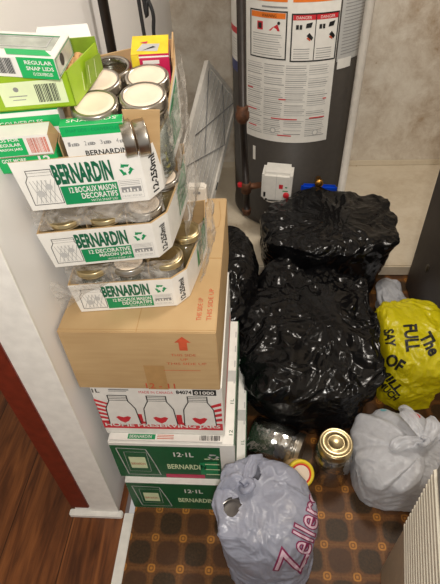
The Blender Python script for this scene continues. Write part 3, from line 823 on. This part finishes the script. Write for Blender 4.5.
# two lids on their edges
def lid_on_edge(name, label, p, ang):
    o = empty(name); tag(o, label, 'jar lid', 'lids standing on edge in the top tray')
    g = G(); r = .030
    g.lathe([(r * .93, -.010), (r, -.009), (r, .006), (r * 1.03, .008), (r * .9, .0100), (r * .86, .0092)], M['metal'], 32, caps=False); g.obj('screw_band', o)
    g = G(); g.lathe([(r * .95, -.006), (r * .95, -.0052), (r * .90, -.0085), (0, -.0082)], M['lid'], 32, caps=False); g.lathe([(r * .9, .008), (0, .0085)], M['lid'], 32, caps=False); g.obj('lid_disc', o)
    g = G(); g.lathe([(r * .97, -.0085), (r * .90, -.0095), (r * .84, -.0088)], M['seal'], 32, caps=False); g.obj('rubber_seal', o)
    place_in(TA, o, p, Matrix.Rotation(R(ang), 4, 'Z') @ Matrix.Rotation(R(90), 4, 'Y'))
lid_on_edge('canning_lid', 'left of two jar lids on edge before the cardboard flap', (.194, .018, .124), 12)
lid_on_edge('canning_lid', 'right of two jar lids on edge before the cardboard flap', (.216, .020, .122), 12)

# ------------------------------------------------------------------ boxes piled on the top tray (positions in the tray's own frame)
def pbox(name, label, p, size, rz=0, rx=0, ry=0, group=None):
    o = empty(name); tag(o, label, 'box', group)
    place_in(TA, o, p, Matrix.Rotation(R(rz), 4, 'Z') @ Matrix.Rotation(R(rx), 4, 'X') @ Matrix.Rotation(R(ry), 4, 'Y')); return o
# white snap lid box
o = pbox('snap_lid_box', 'white lid box with a green top edge reading BERNARDIN, just behind the top tray front', (.091, .014, .092), None, 0, -3)
w, dp, h = .100, .022, .064
g = G(); g.box((0, 0, 0), (w, dp, h), M['white'], bev=.001)
fr = Face(g, (0, 0, 0), (1, 0, 0), (0, 0, 1)); fr.text('BERNARDIN', .03, .008, .07, .010, M['black'], 2, .02)
for k in range(4): fr.text('%d' % (k + 1), .006 + k * .026, .028, .004, .008, M['grey'], 2); fr.disc(.018 + k * .026, .031, .006, M['lgrey'], 2, sy=.5); fr.text('LID', .012 + k * .026, .028, .012, .005, M['black'], 3)
fr.rect(0, .046, w, h, M['bgreen'], 1)
fr.text('SNAP LIDS - COUVERCLES', .008, .053, .085, .006, M['green'], 2)
tp = Face(g, (0, 0, h), (1, 0, 0), (0, 1, 0)); tp.rect(0, 0, w, dp, M['bgreen'], 1); tp.text('SNAP LIDS', .01, .01, .08, .008, M['white'], 2)
g.obj('lid_carton', o)
# open green + white box
o = pbox('open_lid_box', 'open green and white lid box with barcode at the left front of the top tray', (-.022, .014, .109), None, 0, -2)
w, dp, h = .092, .036, .038
g = G(); g.box((0, 0, 0), (w, dp, .002), M['card']); g.box((0, 0, 0), (w, .002, h), M['white']); g.box((0, dp - .002, 0), (w, dp, h), M['card']); g.box((0, .002, h - .002), (w, dp - .002, h), M['white']); g.box((0, .002, .002), (.002, dp - .002, h - .002), M['white'])
fr = Face(g, (0, 0, 0), (1, 0, 0), (0, 0, 1)); fr.rect(0, .003, .052, h - .003, M['bgreen'], 1)
for k, s_ in enumerate(('LIDS FOR', 'REGULAR', 'MASON JARS')): fr.text(s_, .008, .030 - k * .009, .038, .006, M['white'], 2, .02)
fr.barcode(.058, .006, .088, .034, M['redink'], 2, 16)
g.obj('lid_carton', o)
g = G(); g.add([(w, 0, .0), (w, dp, .0), (w + .012, dp * .7, .022), (w, dp, h), (w, 0, h)], [(0, 1, 2), (0, 2, 4), (1, 3, 2), (3, 4, 2)], M['card']); g.obj('end_flap', o)
# low green box
o = pbox('green_lid_box', 'low green lid box under the open one, just behind the top tray front', (-.026, .015, .076), None)
w, dp, h = .100, .05, .036
g = G(); g.box((0, 0, 0), (w, dp, h), M['bgreen'], bev=.001); fr = Face(g, (0, 0, 0), (1, 0, 0), (0, 0, 1))
fr.text('GOT MORE', .008, .022, .04, .008, M['white'], 2, .02); fr.text('12', .068, .016, .02, .016, M['white'], 2, .03)
fr.rect(.01, .0325, .06, .0345, M['black'], 2)
g.obj('lid_carton', o)
# behind: green striped box
o = pbox('striped_lid_box', 'green and white lid box lying behind the open one, under the lime box', (-.02, .0535, .104), None)
w, dp, h = .108, .034, .060
g = G(); g.box((0, 0, 0), (w, dp, h), M['white'], bev=.001)
tp = Face(g, (0, 0, h), (1, 0, 0), (0, 1, 0)); tp.rect(0, 0, w, .020, M['bgreen'], 1); tp.rect(0, .024, w, .03, M['palelime'], 1)
fr = Face(g, (0, 0, 0), (1, 0, 0), (0, 0, 1)); fr.rect(0, .03, w, .052, M['bgreen'], 1); fr.text('COUVERCLES', .01, .037, .07, .008, M['white'], 2)
g.obj('lid_carton', o)
# lime box
o = pbox('lime_box', 'bright lime green open box with a barcode label, lying on the jar lids', (-.010, .055, .1665), None, 0, 0, 0)
w, dp, h = .130, .100, .058
g = G(); L = M['lime']
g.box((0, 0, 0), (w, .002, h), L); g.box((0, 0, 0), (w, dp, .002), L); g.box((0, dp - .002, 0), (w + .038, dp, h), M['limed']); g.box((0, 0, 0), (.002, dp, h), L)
tq = .002
g.add([(w - tq, 0, 0), (w + .030 - tq, dp * .75, 0), (w + .036 - tq, dp, 0), (w + .038 - tq, dp, h * .84), (w - tq, 0, h), (w, 0, 0), (w + .030, dp * .75, 0), (w + .036, dp, 0), (w + .038, dp, h * .84), (w, 0, h)],
      [(0, 4, 3, 2, 1), (5, 6, 7, 8, 9), (0, 1, 6, 5), (1, 2, 7, 6), (2, 3, 8, 7), (3, 4, 9, 8), (4, 0, 5, 9)], L)
g.box((0, .002, h - .001), (w * .62, dp - .002, h), L)
fr = Face(g, (0, 0, 0), (1, 0, 0), (0, 0, 1)); fr.rect(.020, .008, w - .010, .048, M['palelime'], 1); fr.barcode(w - .055, .012, w - .020, .042, M['black'], 2, 15)
fr.disc(.046, .036, .004, M['grey'], 2); fr.rect(.032, .024, .06, .0255, M['grey'], 2); fr.rect(.036, .018, .056, .0192, M['grey'], 2)
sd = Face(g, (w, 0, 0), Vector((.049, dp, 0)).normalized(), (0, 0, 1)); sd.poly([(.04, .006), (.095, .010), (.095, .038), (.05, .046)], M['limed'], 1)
for k in range(3): sd.line([(.03 + k * .02, .01), (.035 + k * .02, .038)], .0012, M['palelime'], 2)
g.obj('lime_carton', o)
g = G()
for k in range(9): g.lathe([(.0, 0), (.007, .001), (.0075, .012), (.006, .02), (0, .021)], M['cork'], 12, Matrix.Translation((w * .80 + k * .0042 + (k % 2) * .013, .022 + k * .0075, h - .018)) @ Matrix.Rotation(R(60 + k * 7), 4, 'X'))
g.obj('packed_contents', o)
g = G(); g.add([(w * .55, dp, h), (w * 1.25, dp, h), (w * 1.22, dp + .014, h + .014), (w * .6, dp + .014, h + .014), (w * .55, dp + .002, h), (w * 1.25, dp + .002, h), (w * 1.22, dp + .016, h + .013), (w * .6, dp + .016, h + .013)], [(0, 1, 2, 3), (7, 6, 5, 4), (1, 5, 6, 2), (2, 6, 7, 3), (3, 7, 4, 0)], M['white']); g.obj('raised_flap', o)
# topmost box
o = pbox('window_lid_box', 'green and white box with foil window on top, highest of all on the lime box', (-.016, .064, .2255), None, -14, 0, 0)
w, dp, h = .132, .070, .032
g = G(); g.box((0, 0, 0), (w, dp, h), M['white'], bev=.001)
fr = Face(g, (0, 0, 0), (1, 0, 0), (0, 0, 1)); fr.rect(.075, .0, w, h, M['bgreen'], 1)
for k, s_ in enumerate(('REGULAR', 'SNAP LIDS')): fr.text(s_, .086, .022 - k * .009, .042, .006, M['white'], 2, .02)
fr.text('12 COUVERCLES', .094, .005, .03, .005, M['white'], 2, .02); fr.barcode(.03, .006, .068, .030, M['black'], 2, 16)
tp = Face(g, (0, 0, h), (1, 0, 0), (0, 1, 0)); tp.rect(.006, .02, w - .010, dp - .008, M['foil'], 1)
tp.frame(.02, .028, w - .02, dp - .014, .0015, M['lgrey'], 2); tp.poly([(.06, .005), (w - .004, .005), (w - .02, .02), (.05, .02)], M['bgreen'], 2)
tp.rect(.01, dp - .012, w - .01, dp - .010, M['green'], 2)
sd = Face(g, (w, 0, 0), (0, 1, 0), (0, 0, 1)); sd.rect(.002, .002, dp - .002, h - .002, M['foil'], 1); sd.disc(.025, .018, .007, M['dark'], 2, sy=1.3); sd.frame(.003, .003, dp - .003, h - .003, .001, M['green'], 2)
g.obj('lid_carton', o)
# yellow and pink box
o = pbox('yellow_pink_box', 'yellow topped box with a magenta front at the back right of the top tray', (.206, .204, .0540), None, -3, 0, 0)
w, dp, h = .068, .066, .108
g = G(); g.box((0, 0, 0), (w, dp, h), M['pink'], bev=.001)
fr = Face(g, (0, 0, 0), (1, 0, 0), (0, 0, 1)); fr.rect(0, 0, .014, h, M['yellow'], 1)
fr.rect(.014, h - .006, w, h - .003, M['white'], 2); fr.rect(.020, h - .018, .050, h - .011, M['white'], 2)
for k in range(4): fr.rect(.02, h - .026 - k * .008, .05, h - .024 - k * .008, M['white'], 2)
sd = Face(g, (w, 0, 0), (0, 1, 0), (0, 0, 1)); 
for k in range(8): sd.rect(.006, .01 + k * .012, dp - .006, .014 + k * .012, M['white'], 2)
tp = Face(g, (0, 0, h), (1, 0, 0), (0, 1, 0)); tp.rect(0, 0, w, dp, M['yellow'], 1); tp.poly([(.010, .012), (.048, .008), (.052, .034), (.02, .036)], M['lgrey'], 2)
tp.poly([(.02, .012), (.045, .022), (.04, .026)], M['dark'], 3); tp.poly([(.015, .04), (.028, .036), (.03, .044)], M['pink'], 3)
g.obj('jam_carton', o)

# ------------------------------------------------------------------ cables and pipe behind the stack
g = G(); g.tube([(-.392, 1.40, 2.4), (-.392, 1.40, .02), (-.392, 1.40, .0)], .0135, M['pipe'], 16)
tag(g.obj('black_pipe'), 'straight black vertical pipe against the wall behind the jar stack', 'pipe')
def hang(px, pts, label):
    g = G(); g.tube(smooth_path(pts), .0048, M['dark'], 8); return tag(g.obj('hanging_cable'), label, 'cable')
hang(0, [(-.290, 1.36, 2.39), (-.290, 1.36, 1.5), (-.286, 1.36, 1.15), (-.255, 1.36, .60), (-.22, 1.36, .01)], 'straight black cable hanging behind the yellow and pink box')
c_ = hang(0, [(-.275, 1.365, 2.39), (-.278, 1.365, 1.32), (-.268, 1.365, 1.27), (-.258, 1.365, 1.23), (-.262, 1.365, 1.14), (-.232, 1.365, .8), (-.18, 1.365, .01)], 'curving black cable right of the straight hanging one')

# ------------------------------------------------------------------ bags
def sstep(a, b, x):
    t = max(0, min(1, (x - a) / (b - a))); return t * t * (3 - 2 * t)
def bag_mesh(center, rx, ry, H, neck, seed, nt=150, nth=260, expo=2.6, big=.03, mid=.014, fine=.004, folds=0.0, nfold=17, belly=.42, droop=None, topr=.05, vs=(1, 1, 1), flat_top=.0, fscale=1.0, base=.86):
    cx, cy, cz = center; V = []; S = Vector((seed * 3.1, seed * 1.7, seed * 2.3))
    for i in range(nt + 1):
        t = i / nt
        # profile: rounded base, belly, closing towards the neck
        if t < .12: s = math.sin(t / .12 * math.pi / 2) ** .8 * base; z = 0.0 + .03 * (t / .12) ** 3
        else:
            q = (t - .12) / .88; z = .03 + (1 - .03) * (1 - math.cos(q * math.pi * (.5 + 0))) ** .0 * (math.sin(q * math.pi / 2) ** .9)
            s = base + (1 - base) * math.sin(min(1, q / belly) * math.pi / 2) if q < belly else topr + (1 - topr) * max(0, math.cos((q - belly) / (1 - belly) * math.pi / 2)) ** (.62 + flat_top)
        k = sstep(.45, 1, t) ** 1.3
        ox, oy = neck[0] * k, neck[1] * k
        for j in range(nth):
            a = 2 * math.pi * j / nth; ca, sa = math.cos(a), math.sin(a)
            rr = (abs(ca) ** expo + abs(sa) ** expo) ** (-1 / expo)
            fold = 1 + folds * sstep(.35, .95, t) * math.cos(nfold * a + 2.5 * noise.noise(Vector((ca * 2, sa * 2, t * 2)) + S))
            x = rx * rr * ca * s * fold; y = ry * rr * sa * s * fold
            p = Vector((x, y, z * H)); nrm = Vector((ca * (1 - .5 * t), sa * (1 - .5 * t), .7 * t + (-.3 if t < .1 else 0))).normalized()
            q1 = p * (6 * fscale) + S
            d_ = big * noise.noise(q1)
            w = Vector((noise.noise(p * 9 + S), noise.noise(p * 9 - S), noise.noise(p * 9 + S * 2))) * .05
            pw = (p + w); pw = Vector((pw.x * vs[0], pw.y * vs[1], pw.z * vs[2]))
            d_ += mid * (1 - 2.2 * abs(noise.noise(pw * 14 * fscale + S))) + mid * .6 * (1 - 2.2 * abs(noise.noise(pw * 30 * fscale - S)))
            if fine: d_ += fine * (1 - 2.4 * abs(noise.noise(pw * 62 + S)))
            d_ *= (.35 + .65 * min(1, t * 6)) * min(1, s * 4 + .1)
            p = p + nrm * d_ + Vector((ox, oy, 0))
            wz = p.z + cz
            if droop: wz = droop(p.x + cx, p.y + cy, wz)
            V.append(Vector((p.x + cx, p.y + cy, max(wz, .002))))
    F = []
    for i in range(nt):
        for j in range(nth):
            j2 = (j + 1) % nth; F.append((i * nth + j, i * nth + j2, (i + 1) * nth + j2, (i + 1) * nth + j))
    F.append(tuple(nt * nth + j for j in range(nth)))
    return V, F
def bag(name, label, mat, center, rx, ry, H, neck=(0, 0), seed=1, part='bag_skin', clip=None, **kw):
    V, F = bag_mesh(center, rx, ry, H, neck, seed, **kw)
    if clip: V = [clip(v) for v in V]
    e = tag(empty(name, (center[0], center[1], center[2])), label, 'bag')
    g = G(); g.add(V, F, mat, True); o = g.obj(part, e); sub(o, e)
    return e, BVHTree.FromPolygons(V, F[:-1])

BB = M['bagblack']
def dr(x, y, z):
    if y < 1.77: return z - .05 * (1 - sstep(.06, .4, z)) * sstep(1.80, 1.70, y) if z > .0 else z
    return max(z, PZ + .001)
def dr_top(x, y, z):
    if y > 1.76: return max(z, PZ + .002)
    return z - .055 * (1 - sstep(.08, .35, z))
e1, b1 = bag('garbage_bag', 'upper black garbage bag propped against the front of the water heater', BB, (.318, 1.755, .062), .275, .225, .280, (.03, .0), 3, droop=dr_top, big=.02, mid=.010, fine=.001, expo=2.8, belly=.72, topr=.25, folds=.05, nfold=10, flat_top=-.2)
def clip_low(v):
    v = v.copy()
    if v.x > .425: v.x = .425 + (v.x - .425) * .35
    if v.y < .895: v.y = .895 + (v.y - .895) * .4
    return v
e2, b2 = bag('garbage_bag', 'lower black garbage bag in front, biggest, on the vinyl floor beside the stack', BB, (.200, 1.195, 0), .246, .315, .275, (.06, .04), 7, clip=clip_low, big=.05, mid=.013, fine=.001, expo=2.9, belly=.6, topr=.22, folds=.10, nfold=9, flat_top=-.15)
e3, b3 = bag('garbage_bag', 'small black garbage bag squeezed between the box stack and the other two', BB, (-.115, 1.45, 0), .12, .24, .36, (0, .05), 12, nt=90, nth=160, big=.03, mid=.009, fine=.0012, topr=.12)

def project(e, bvh, body, origin, ux, uy, direction, w, h, mats, seglen=.006, shear=0, name='printed_text', lift=.0022, fliprot=0, squash=None):
    """print text onto a bag: flat text plane cast along direction on the skin"""
    g = G(); ux, uy, D = Vector(ux).normalized(), Vector(uy).normalized(), Vector(direction).normalized(); O = Vector(origin)
    for li, (m, bold) in enumerate(mats):
        vs, fs = text_geo(body, bold, 3)
        ref, _ = text_geo(body, 0, 3)
        x0 = min(v[0] for v in ref); x1 = max(v[0] for v in ref); y0 = min(v[1] for v in ref); y1 = max(v[1] for v in ref)
        bm = bmesh.new(); bv = []
        for v in vs:
            u = (v[0] - x0) / (x1 - x0) * w; t = (v[1] - y0) / (y1 - y0); hh = h
            bv.append(bm.verts.new((u + shear * t * h, t * hh, 0)))
        for f_ in fs:
            try: bm.faces.new([bv[i] for i in f_])
            except ValueError: pass
        bmesh.ops.triangulate(bm, faces=bm.faces[:])
        for _ in range(4):
            es = [ed for ed in bm.edges if ed.calc_length() > seglen]
            if not es: break
            bmesh.ops.subdivide_edges(bm, edges=es, cuts=1); bmesh.ops.triangulate(bm, faces=bm.faces[:])
        ok = {}
        for v in bm.verts:
            P = O + ux * v.co.x + uy * v.co.y
            hit, nn, _, _ = bvh.ray_cast(P - D * .5, D)
            ok[v] = hit is not None
            if hit: v.co = hit - D * (lift + .0012 * li)
        bmesh.ops.delete(bm, geom=[v for v in bm.verts if not ok[v]], context='VERTS')
        g.bm(bm, m)
    o = g.obj(name, e); sub(o, e); return o

# yellow bag
def clip_y(v):
    v = v.copy()
    if v.x > .69: v.x = .69 + (v.x - .69) * .1
    if v.x < .462: v.x = .462 + (v.x - .462) * .3
    return v
e4, b4 = bag('yellow_bag', 'bright yellow plastic shopping bag with black lettering at the right', M['bagyellow'], (.565, 1.16, 0), .140, .17, .30, (-.02, .03), 21, clip=clip_y, nt=110, nth=190, big=.035, mid=.009, fine=.002, belly=.5, topr=.16, folds=.04, nfold=9)
vd = Vector((.36, .78, -.80))
rgt = Vector((1, -.3, 0)).normalized(); upv = rgt.cross(-vd.normalized()) * -1
upv = vd.normalized().cross(rgt) * -1 if False else rgt.cross(vd.normalized()); 
if upv.z < 0: upv = -upv
def yt(body, u, v, w, h, rot):
    c_, s_ = math.cos(R(rot)), math.sin(R(rot)); base = Vector((.496, 1.035, .275)) + rgt * u + upv * v
    project(e4, b4, body, base, rgt * c_ + upv * s_, upv * c_ - rgt * s_, vd, w, h, [(M['black'], .04)])
yt('OF', -.055, -.035, .055, .042, -18)
yt('SAY', -.080, .075, .055, .032, -70)
yt('FULL', -.020, .105, .085, .040, -72)
yt('The', .035, .080, .070, .038, -52)
yt('MILL.', -.070, -.075, .105, .030, -38)
yt('MUCH', -.062, -.125, .075, .026, -34)

# white knotted bag
e5, b5 = bag('white_bag', 'white knotted plastic bag on the floor below the yellow bag', M['bagwhite'], (.466, .778, 0), .142, .132, .190, (.04, -.025), 31, nt=120, nth=240, expo=3.6, big=.012, mid=.0035, fine=.0008, belly=.45, topr=.05, folds=.17, nfold=11, flat_top=.3, base=.97)
g = G(); kx, ky, kz = .508, .760, .222
g.tube(smooth_path([(kx - .012, ky, kz - .01), (kx - .004, ky - .012, kz + .006), (kx + .010, ky, kz + .008), (kx, ky + .012, kz + .004), (kx - .010, ky + .002, kz + .008)], 8), .0075, M['bagwhite'], 10)
sub(g.obj('knot', e5), e5)
def ear(e, pts, w0, w1, mat, name='handle_loop', amp=.006, seed=1):
    P_ = smooth_path(pts, 12); g = G(); vs = []; fs = []; n = len(P_); m_ = 8
    for i, p in enumerate(P_):
        t = i / (n - 1); tn = (P_[min(i + 1, n - 1)] - P_[max(i - 1, 0)]).normalized(); sd_ = tn.cross(Vector((0, -.6, 1))).normalized()
        wd = w0 + (w1 - w0) * math.sin(t * math.pi)
        for k in range(m_ + 1):
            q = (k / m_ - .5) * 2; up_ = Vector((0, 0, 1)) * (.25 * wd * math.cos(q * 7 + t * 6))
            pp = p + sd_ * q * wd + up_; pp += Vector((noise.noise(pp * 40), noise.noise(pp * 40 + Vector((5, 5, 5))), noise.noise(pp * 40 + Vector((9, 1, 2))))) * amp
            vs.append(pp)
    for i in range(n - 1):
        for k in range(m_): fs.append((i * (m_ + 1) + k, (i + 1) * (m_ + 1) + k, (i + 1) * (m_ + 1) + k + 1, i * (m_ + 1) + k + 1))
    g.add(vs, fs, mat, True); o = g.obj(name, e); sub(o, e); return o
ear(e5, [(kx, ky, kz), (kx - .05, ky - .005, kz + .014), (kx - .085, ky - .012, kz - .004), (kx - .10, ky - .014, kz - .02)], .004, .02, M['bagwhite'], 'handle_loop')
ear(e5, [(kx, ky, kz), (kx - .02, ky + .05, kz + .02), (kx - .035, ky + .10, kz + .01), (kx - .04, ky + .125, kz - .03)], .004, .022, M['bagwhite'], 'handle_loop')
ear(e5, [(kx, ky, kz), (kx + .03, ky + .04, kz + .02), (kx + .045, ky + .09, kz + .0)], .004, .022, M['bagwhite'], 'handle_loop')
vd5 = Vector((.35, .65, -.9)); r5 = Vector((1, -.3, 0)).normalized(); u5 = r5.cross(vd5.normalized()); u5 = -u5 if u5.z < 0 else u5
M['teal'] = flat('teal_ink', rgb(110, 176, 186), .4, var=.1)
def w5(body, P, ux, w, h, m): project(e5, b5, body, P, ux, u5, vd5, w, h, [(m, .05)], name='printed_text')
w5('~', (.38, .90, .19), r5, .05, .018, M['teal']); w5('~', (.46, .89, .19), r5, .05, .018, M['teal']); w5('S', (.50, .875, .18), r5, .03, .02, M['red'])

# small white scrap bag between black bags and furnace
e6, b6 = bag('crumpled_bag', 'small crumpled pale plastic bag on the floor between the black bags and dark cabinet', M['bagwhite'], (.600, 1.50, 0), .055, .12, .10, (0, 0), 41, nt=50, nth=90, big=.03, mid=.014, fine=.003)

# foreground printed bag
def clip_z(v): return v
HOLES = [((-.052, .508, .300), (.025, .030, .040)), ((.008, .598, .312), (.014, .028, .03))]
ZC = (.044, .518, 0)
e7, b7 = bag('shopping_bag', 'pale grey shopping bag with magenta lettering, full of jars, nearest the camera', M['bagzel'], ZC, .118, .118, .315, (-.045, .030), 52, nt=150, nth=260, expo=2.7, big=.014, mid=.006, fine=.0012, belly=.62, topr=.28, folds=.05, nfold=8, flat_top=-.12, base=1.02)
e7['label'] = 'pale grey shopping bag with magenta lettering, full of jars, nearest the camera'
zvd = Vector((.06, .60, -1.12)).normalized(); zr = Vector((.52, .0, 0)); 
zu = zr.normalized().cross(zvd); zu = -zu if zu.z < 0 else zu; zr = zr.normalized()
rot = R(70); ux7 = zr * math.cos(rot) + zu * math.sin(rot); uy7 = -zr * math.sin(rot) + zu * math.cos(rot)
# word runs up the right side of the bag
e7o = Vector((.128, .440, .11))
project(e7, b7, 'Z', e7o, ux7, uy7, zvd, .060, .070, [(M['magenta'], .035), (M['pinkfill'], -.005)], name='printed_text', shear=-.1, seglen=.005)
project(e7, b7, 'ellers', e7o + ux7 * .055, ux7, uy7, zvd, .135, .058, [(M['magenta'], .035), (M['pinkfill'], -.005)], name='printed_text', shear=.15, seglen=.005)
kx, ky, kz = -.014, .556, .340
g = G()
g.tube(smooth_path([(kx - .014, ky, kz - .012), (kx - .004, ky - .016, kz + .002), (kx + .014, ky - .002, kz + .006), (kx, ky + .014, kz + .004), (kx - .014, ky, kz + .006)], 8), .009, M['bagzel'], 10); sub(g.obj('knot', e7), e7)
ear(e7, [(kx, ky, kz), (kx - .03, ky + .01, kz + .01), (kx - .06, ky + .0, kz - .02), (kx - .075, ky - .02, kz - .07)], .006, .018, M['bagzel'], seed=3)
ear(e7, [(kx, ky, kz), (kx + .005, ky + .03, kz + .008), (kx + .02, ky + .07, kz + .004), (kx + .045, ky + .09, kz - .02)], .006, .016, M['bagzel'], seed=5)
# two torn openings beside the knot, through which a jar shows
me7 = next(o for o in e7.children if o.name.startswith('bag_skin')).data
bm = bmesh.new(); bm.from_mesh(me7); bm.verts.ensure_lookup_table()
kill = []
for f_ in bm.faces:
    cc = f_.calc_center_median()
    for (hx, hy, hz), (sx, sy, sz) in HOLES:
        if ((cc.x - hx) / sx) ** 2 + ((cc.y - hy) / sy) ** 2 + ((cc.z - hz) / sz) ** 2 < 1: kill.append(f_); break
bmesh.ops.delete(bm, geom=kill, context='FACES'); bm.to_mesh(me7); bm.free()
# jars inside the bag
jb = make_jar(.041, .150, M['metal'], M['metal'], M['glass'], .85)
tag(jb, 'jar with silver lid showing through the left opening of the grey shopping bag', 'jar', 'jars in the shopping bag'); jb.location = (-.016, .530, .132); jb.rotation_euler = (R(6), R(-14.6), 0)
for i, (x, y, z, lb) in enumerate([(.085, .50, .01, 'jar in the grey shopping bag behind the lettering'), (.0, .53, .01, 'jar in the grey shopping bag at the bottom left'), (.07, .52, .125, 'jar whose round top presses against the grey shopping bag front')]):
    q = copy_tree(jb); tag(q, lb, 'jar', 'jars in the shopping bag'); q.location = (x, y, z); q.rotation_euler = (R(8), 0, i)

# ------------------------------------------------------------------ loose jars
j = make_jar(.061, .178, M['gold'], M['gold'], M['glassdk'], .80); j.name = 'big_glass_jar'
tag(j, 'large empty glass jar with a gold lid standing right of the grey shopping bag', 'jar'); j.location = (.256, .772, .001)
g = G(); g.lathe([(.050, .1775), (.0515, .180), (.0515, .184), (.047, .186), (.044, .1835), (.030, .1835), (.028, .186), (.022, .186), (.02, .184), (0, .184)], M['gold'], 36)
g.obj('lid_rim', j)
j = make_jar(.062, .175, M['metal'], M['metal'], M['glassbright'], .85); j.name = 'lying_jar'
tag(j, 'clear glass jar lying on its side behind the grey shopping bag', 'jar'); j.location = (.000, .870, .0645); j.rotation_euler = (0, R(90), R(-22))
# tub with yellow rimmed lid
o = tag(empty('lidded_tub', (.128, .770, .03)), 'small tub with yellow rimmed lid tilted between the shopping bag and the gold lidded jar', 'tub')
o.rotation_euler = (R(38), R(14), 0)
g = G(); g.lathe([(.030, 0), (.034, .003), (.038, .10)], M['card'], 32); g.obj('tub_wall', o)
g = G(); g.lathe([(.040, .096), (.043, .098), (.043, .110), (.040, .113), (.034, .112), (.033, .1105)], M['yellow'], 36, caps=False); g.obj('yellow_rim', o)
g = G(); g.lathe([(.034, .1108), (0, .1108)], M['lid'], 32, caps=False)
for r0_, r1_, m_ in ((.027, .031, 'red'), (.031, .034, 'orange')): g.lathe([(r0_, .1112), (r1_, .1112)], M[m_], 36, caps=False)
g.obj('lid_disc', o)

# ------------------------------------------------------------------ lights
def light(kind, name, loc, energy, col, size, rot=(0, 0, 0)):
    L_ = bpy.data.lights.new(name, kind); L_.energy = energy; L_.color = col
    if kind == 'AREA': L_.size = size
    else: L_.shadow_soft_size = size
    o = bpy.data.objects.new(name, L_); COL.objects.link(o); o.location = loc; o.rotation_euler = rot; return o
light('POINT', 'camera_flash', (.04, -.18, 1.70), 40, (1, .955, .89), .05)  # stands for a flash beside the camera, not a lamp in the room
light('AREA', 'back_wall_fill', (.55, 1.45, 2.36), 17, (1, .92, .82), .35)  # fill light added overhead to brighten the back wall, no known fixture
w = bpy.data.worlds.new('room_ambient'); scene.world = w; w.use_nodes = True
w.node_tree.nodes['Background'].inputs[0].default_value = (1, .95, .89, 1); w.node_tree.nodes['Background'].inputs[1].default_value = .38

vs_ = scene.view_settings
vs_.view_transform = 'Standard'; vs_.look = 'None'; vs_.gamma = 1; vs_.use_curve_mapping = False; vs_.exposure = 0.1
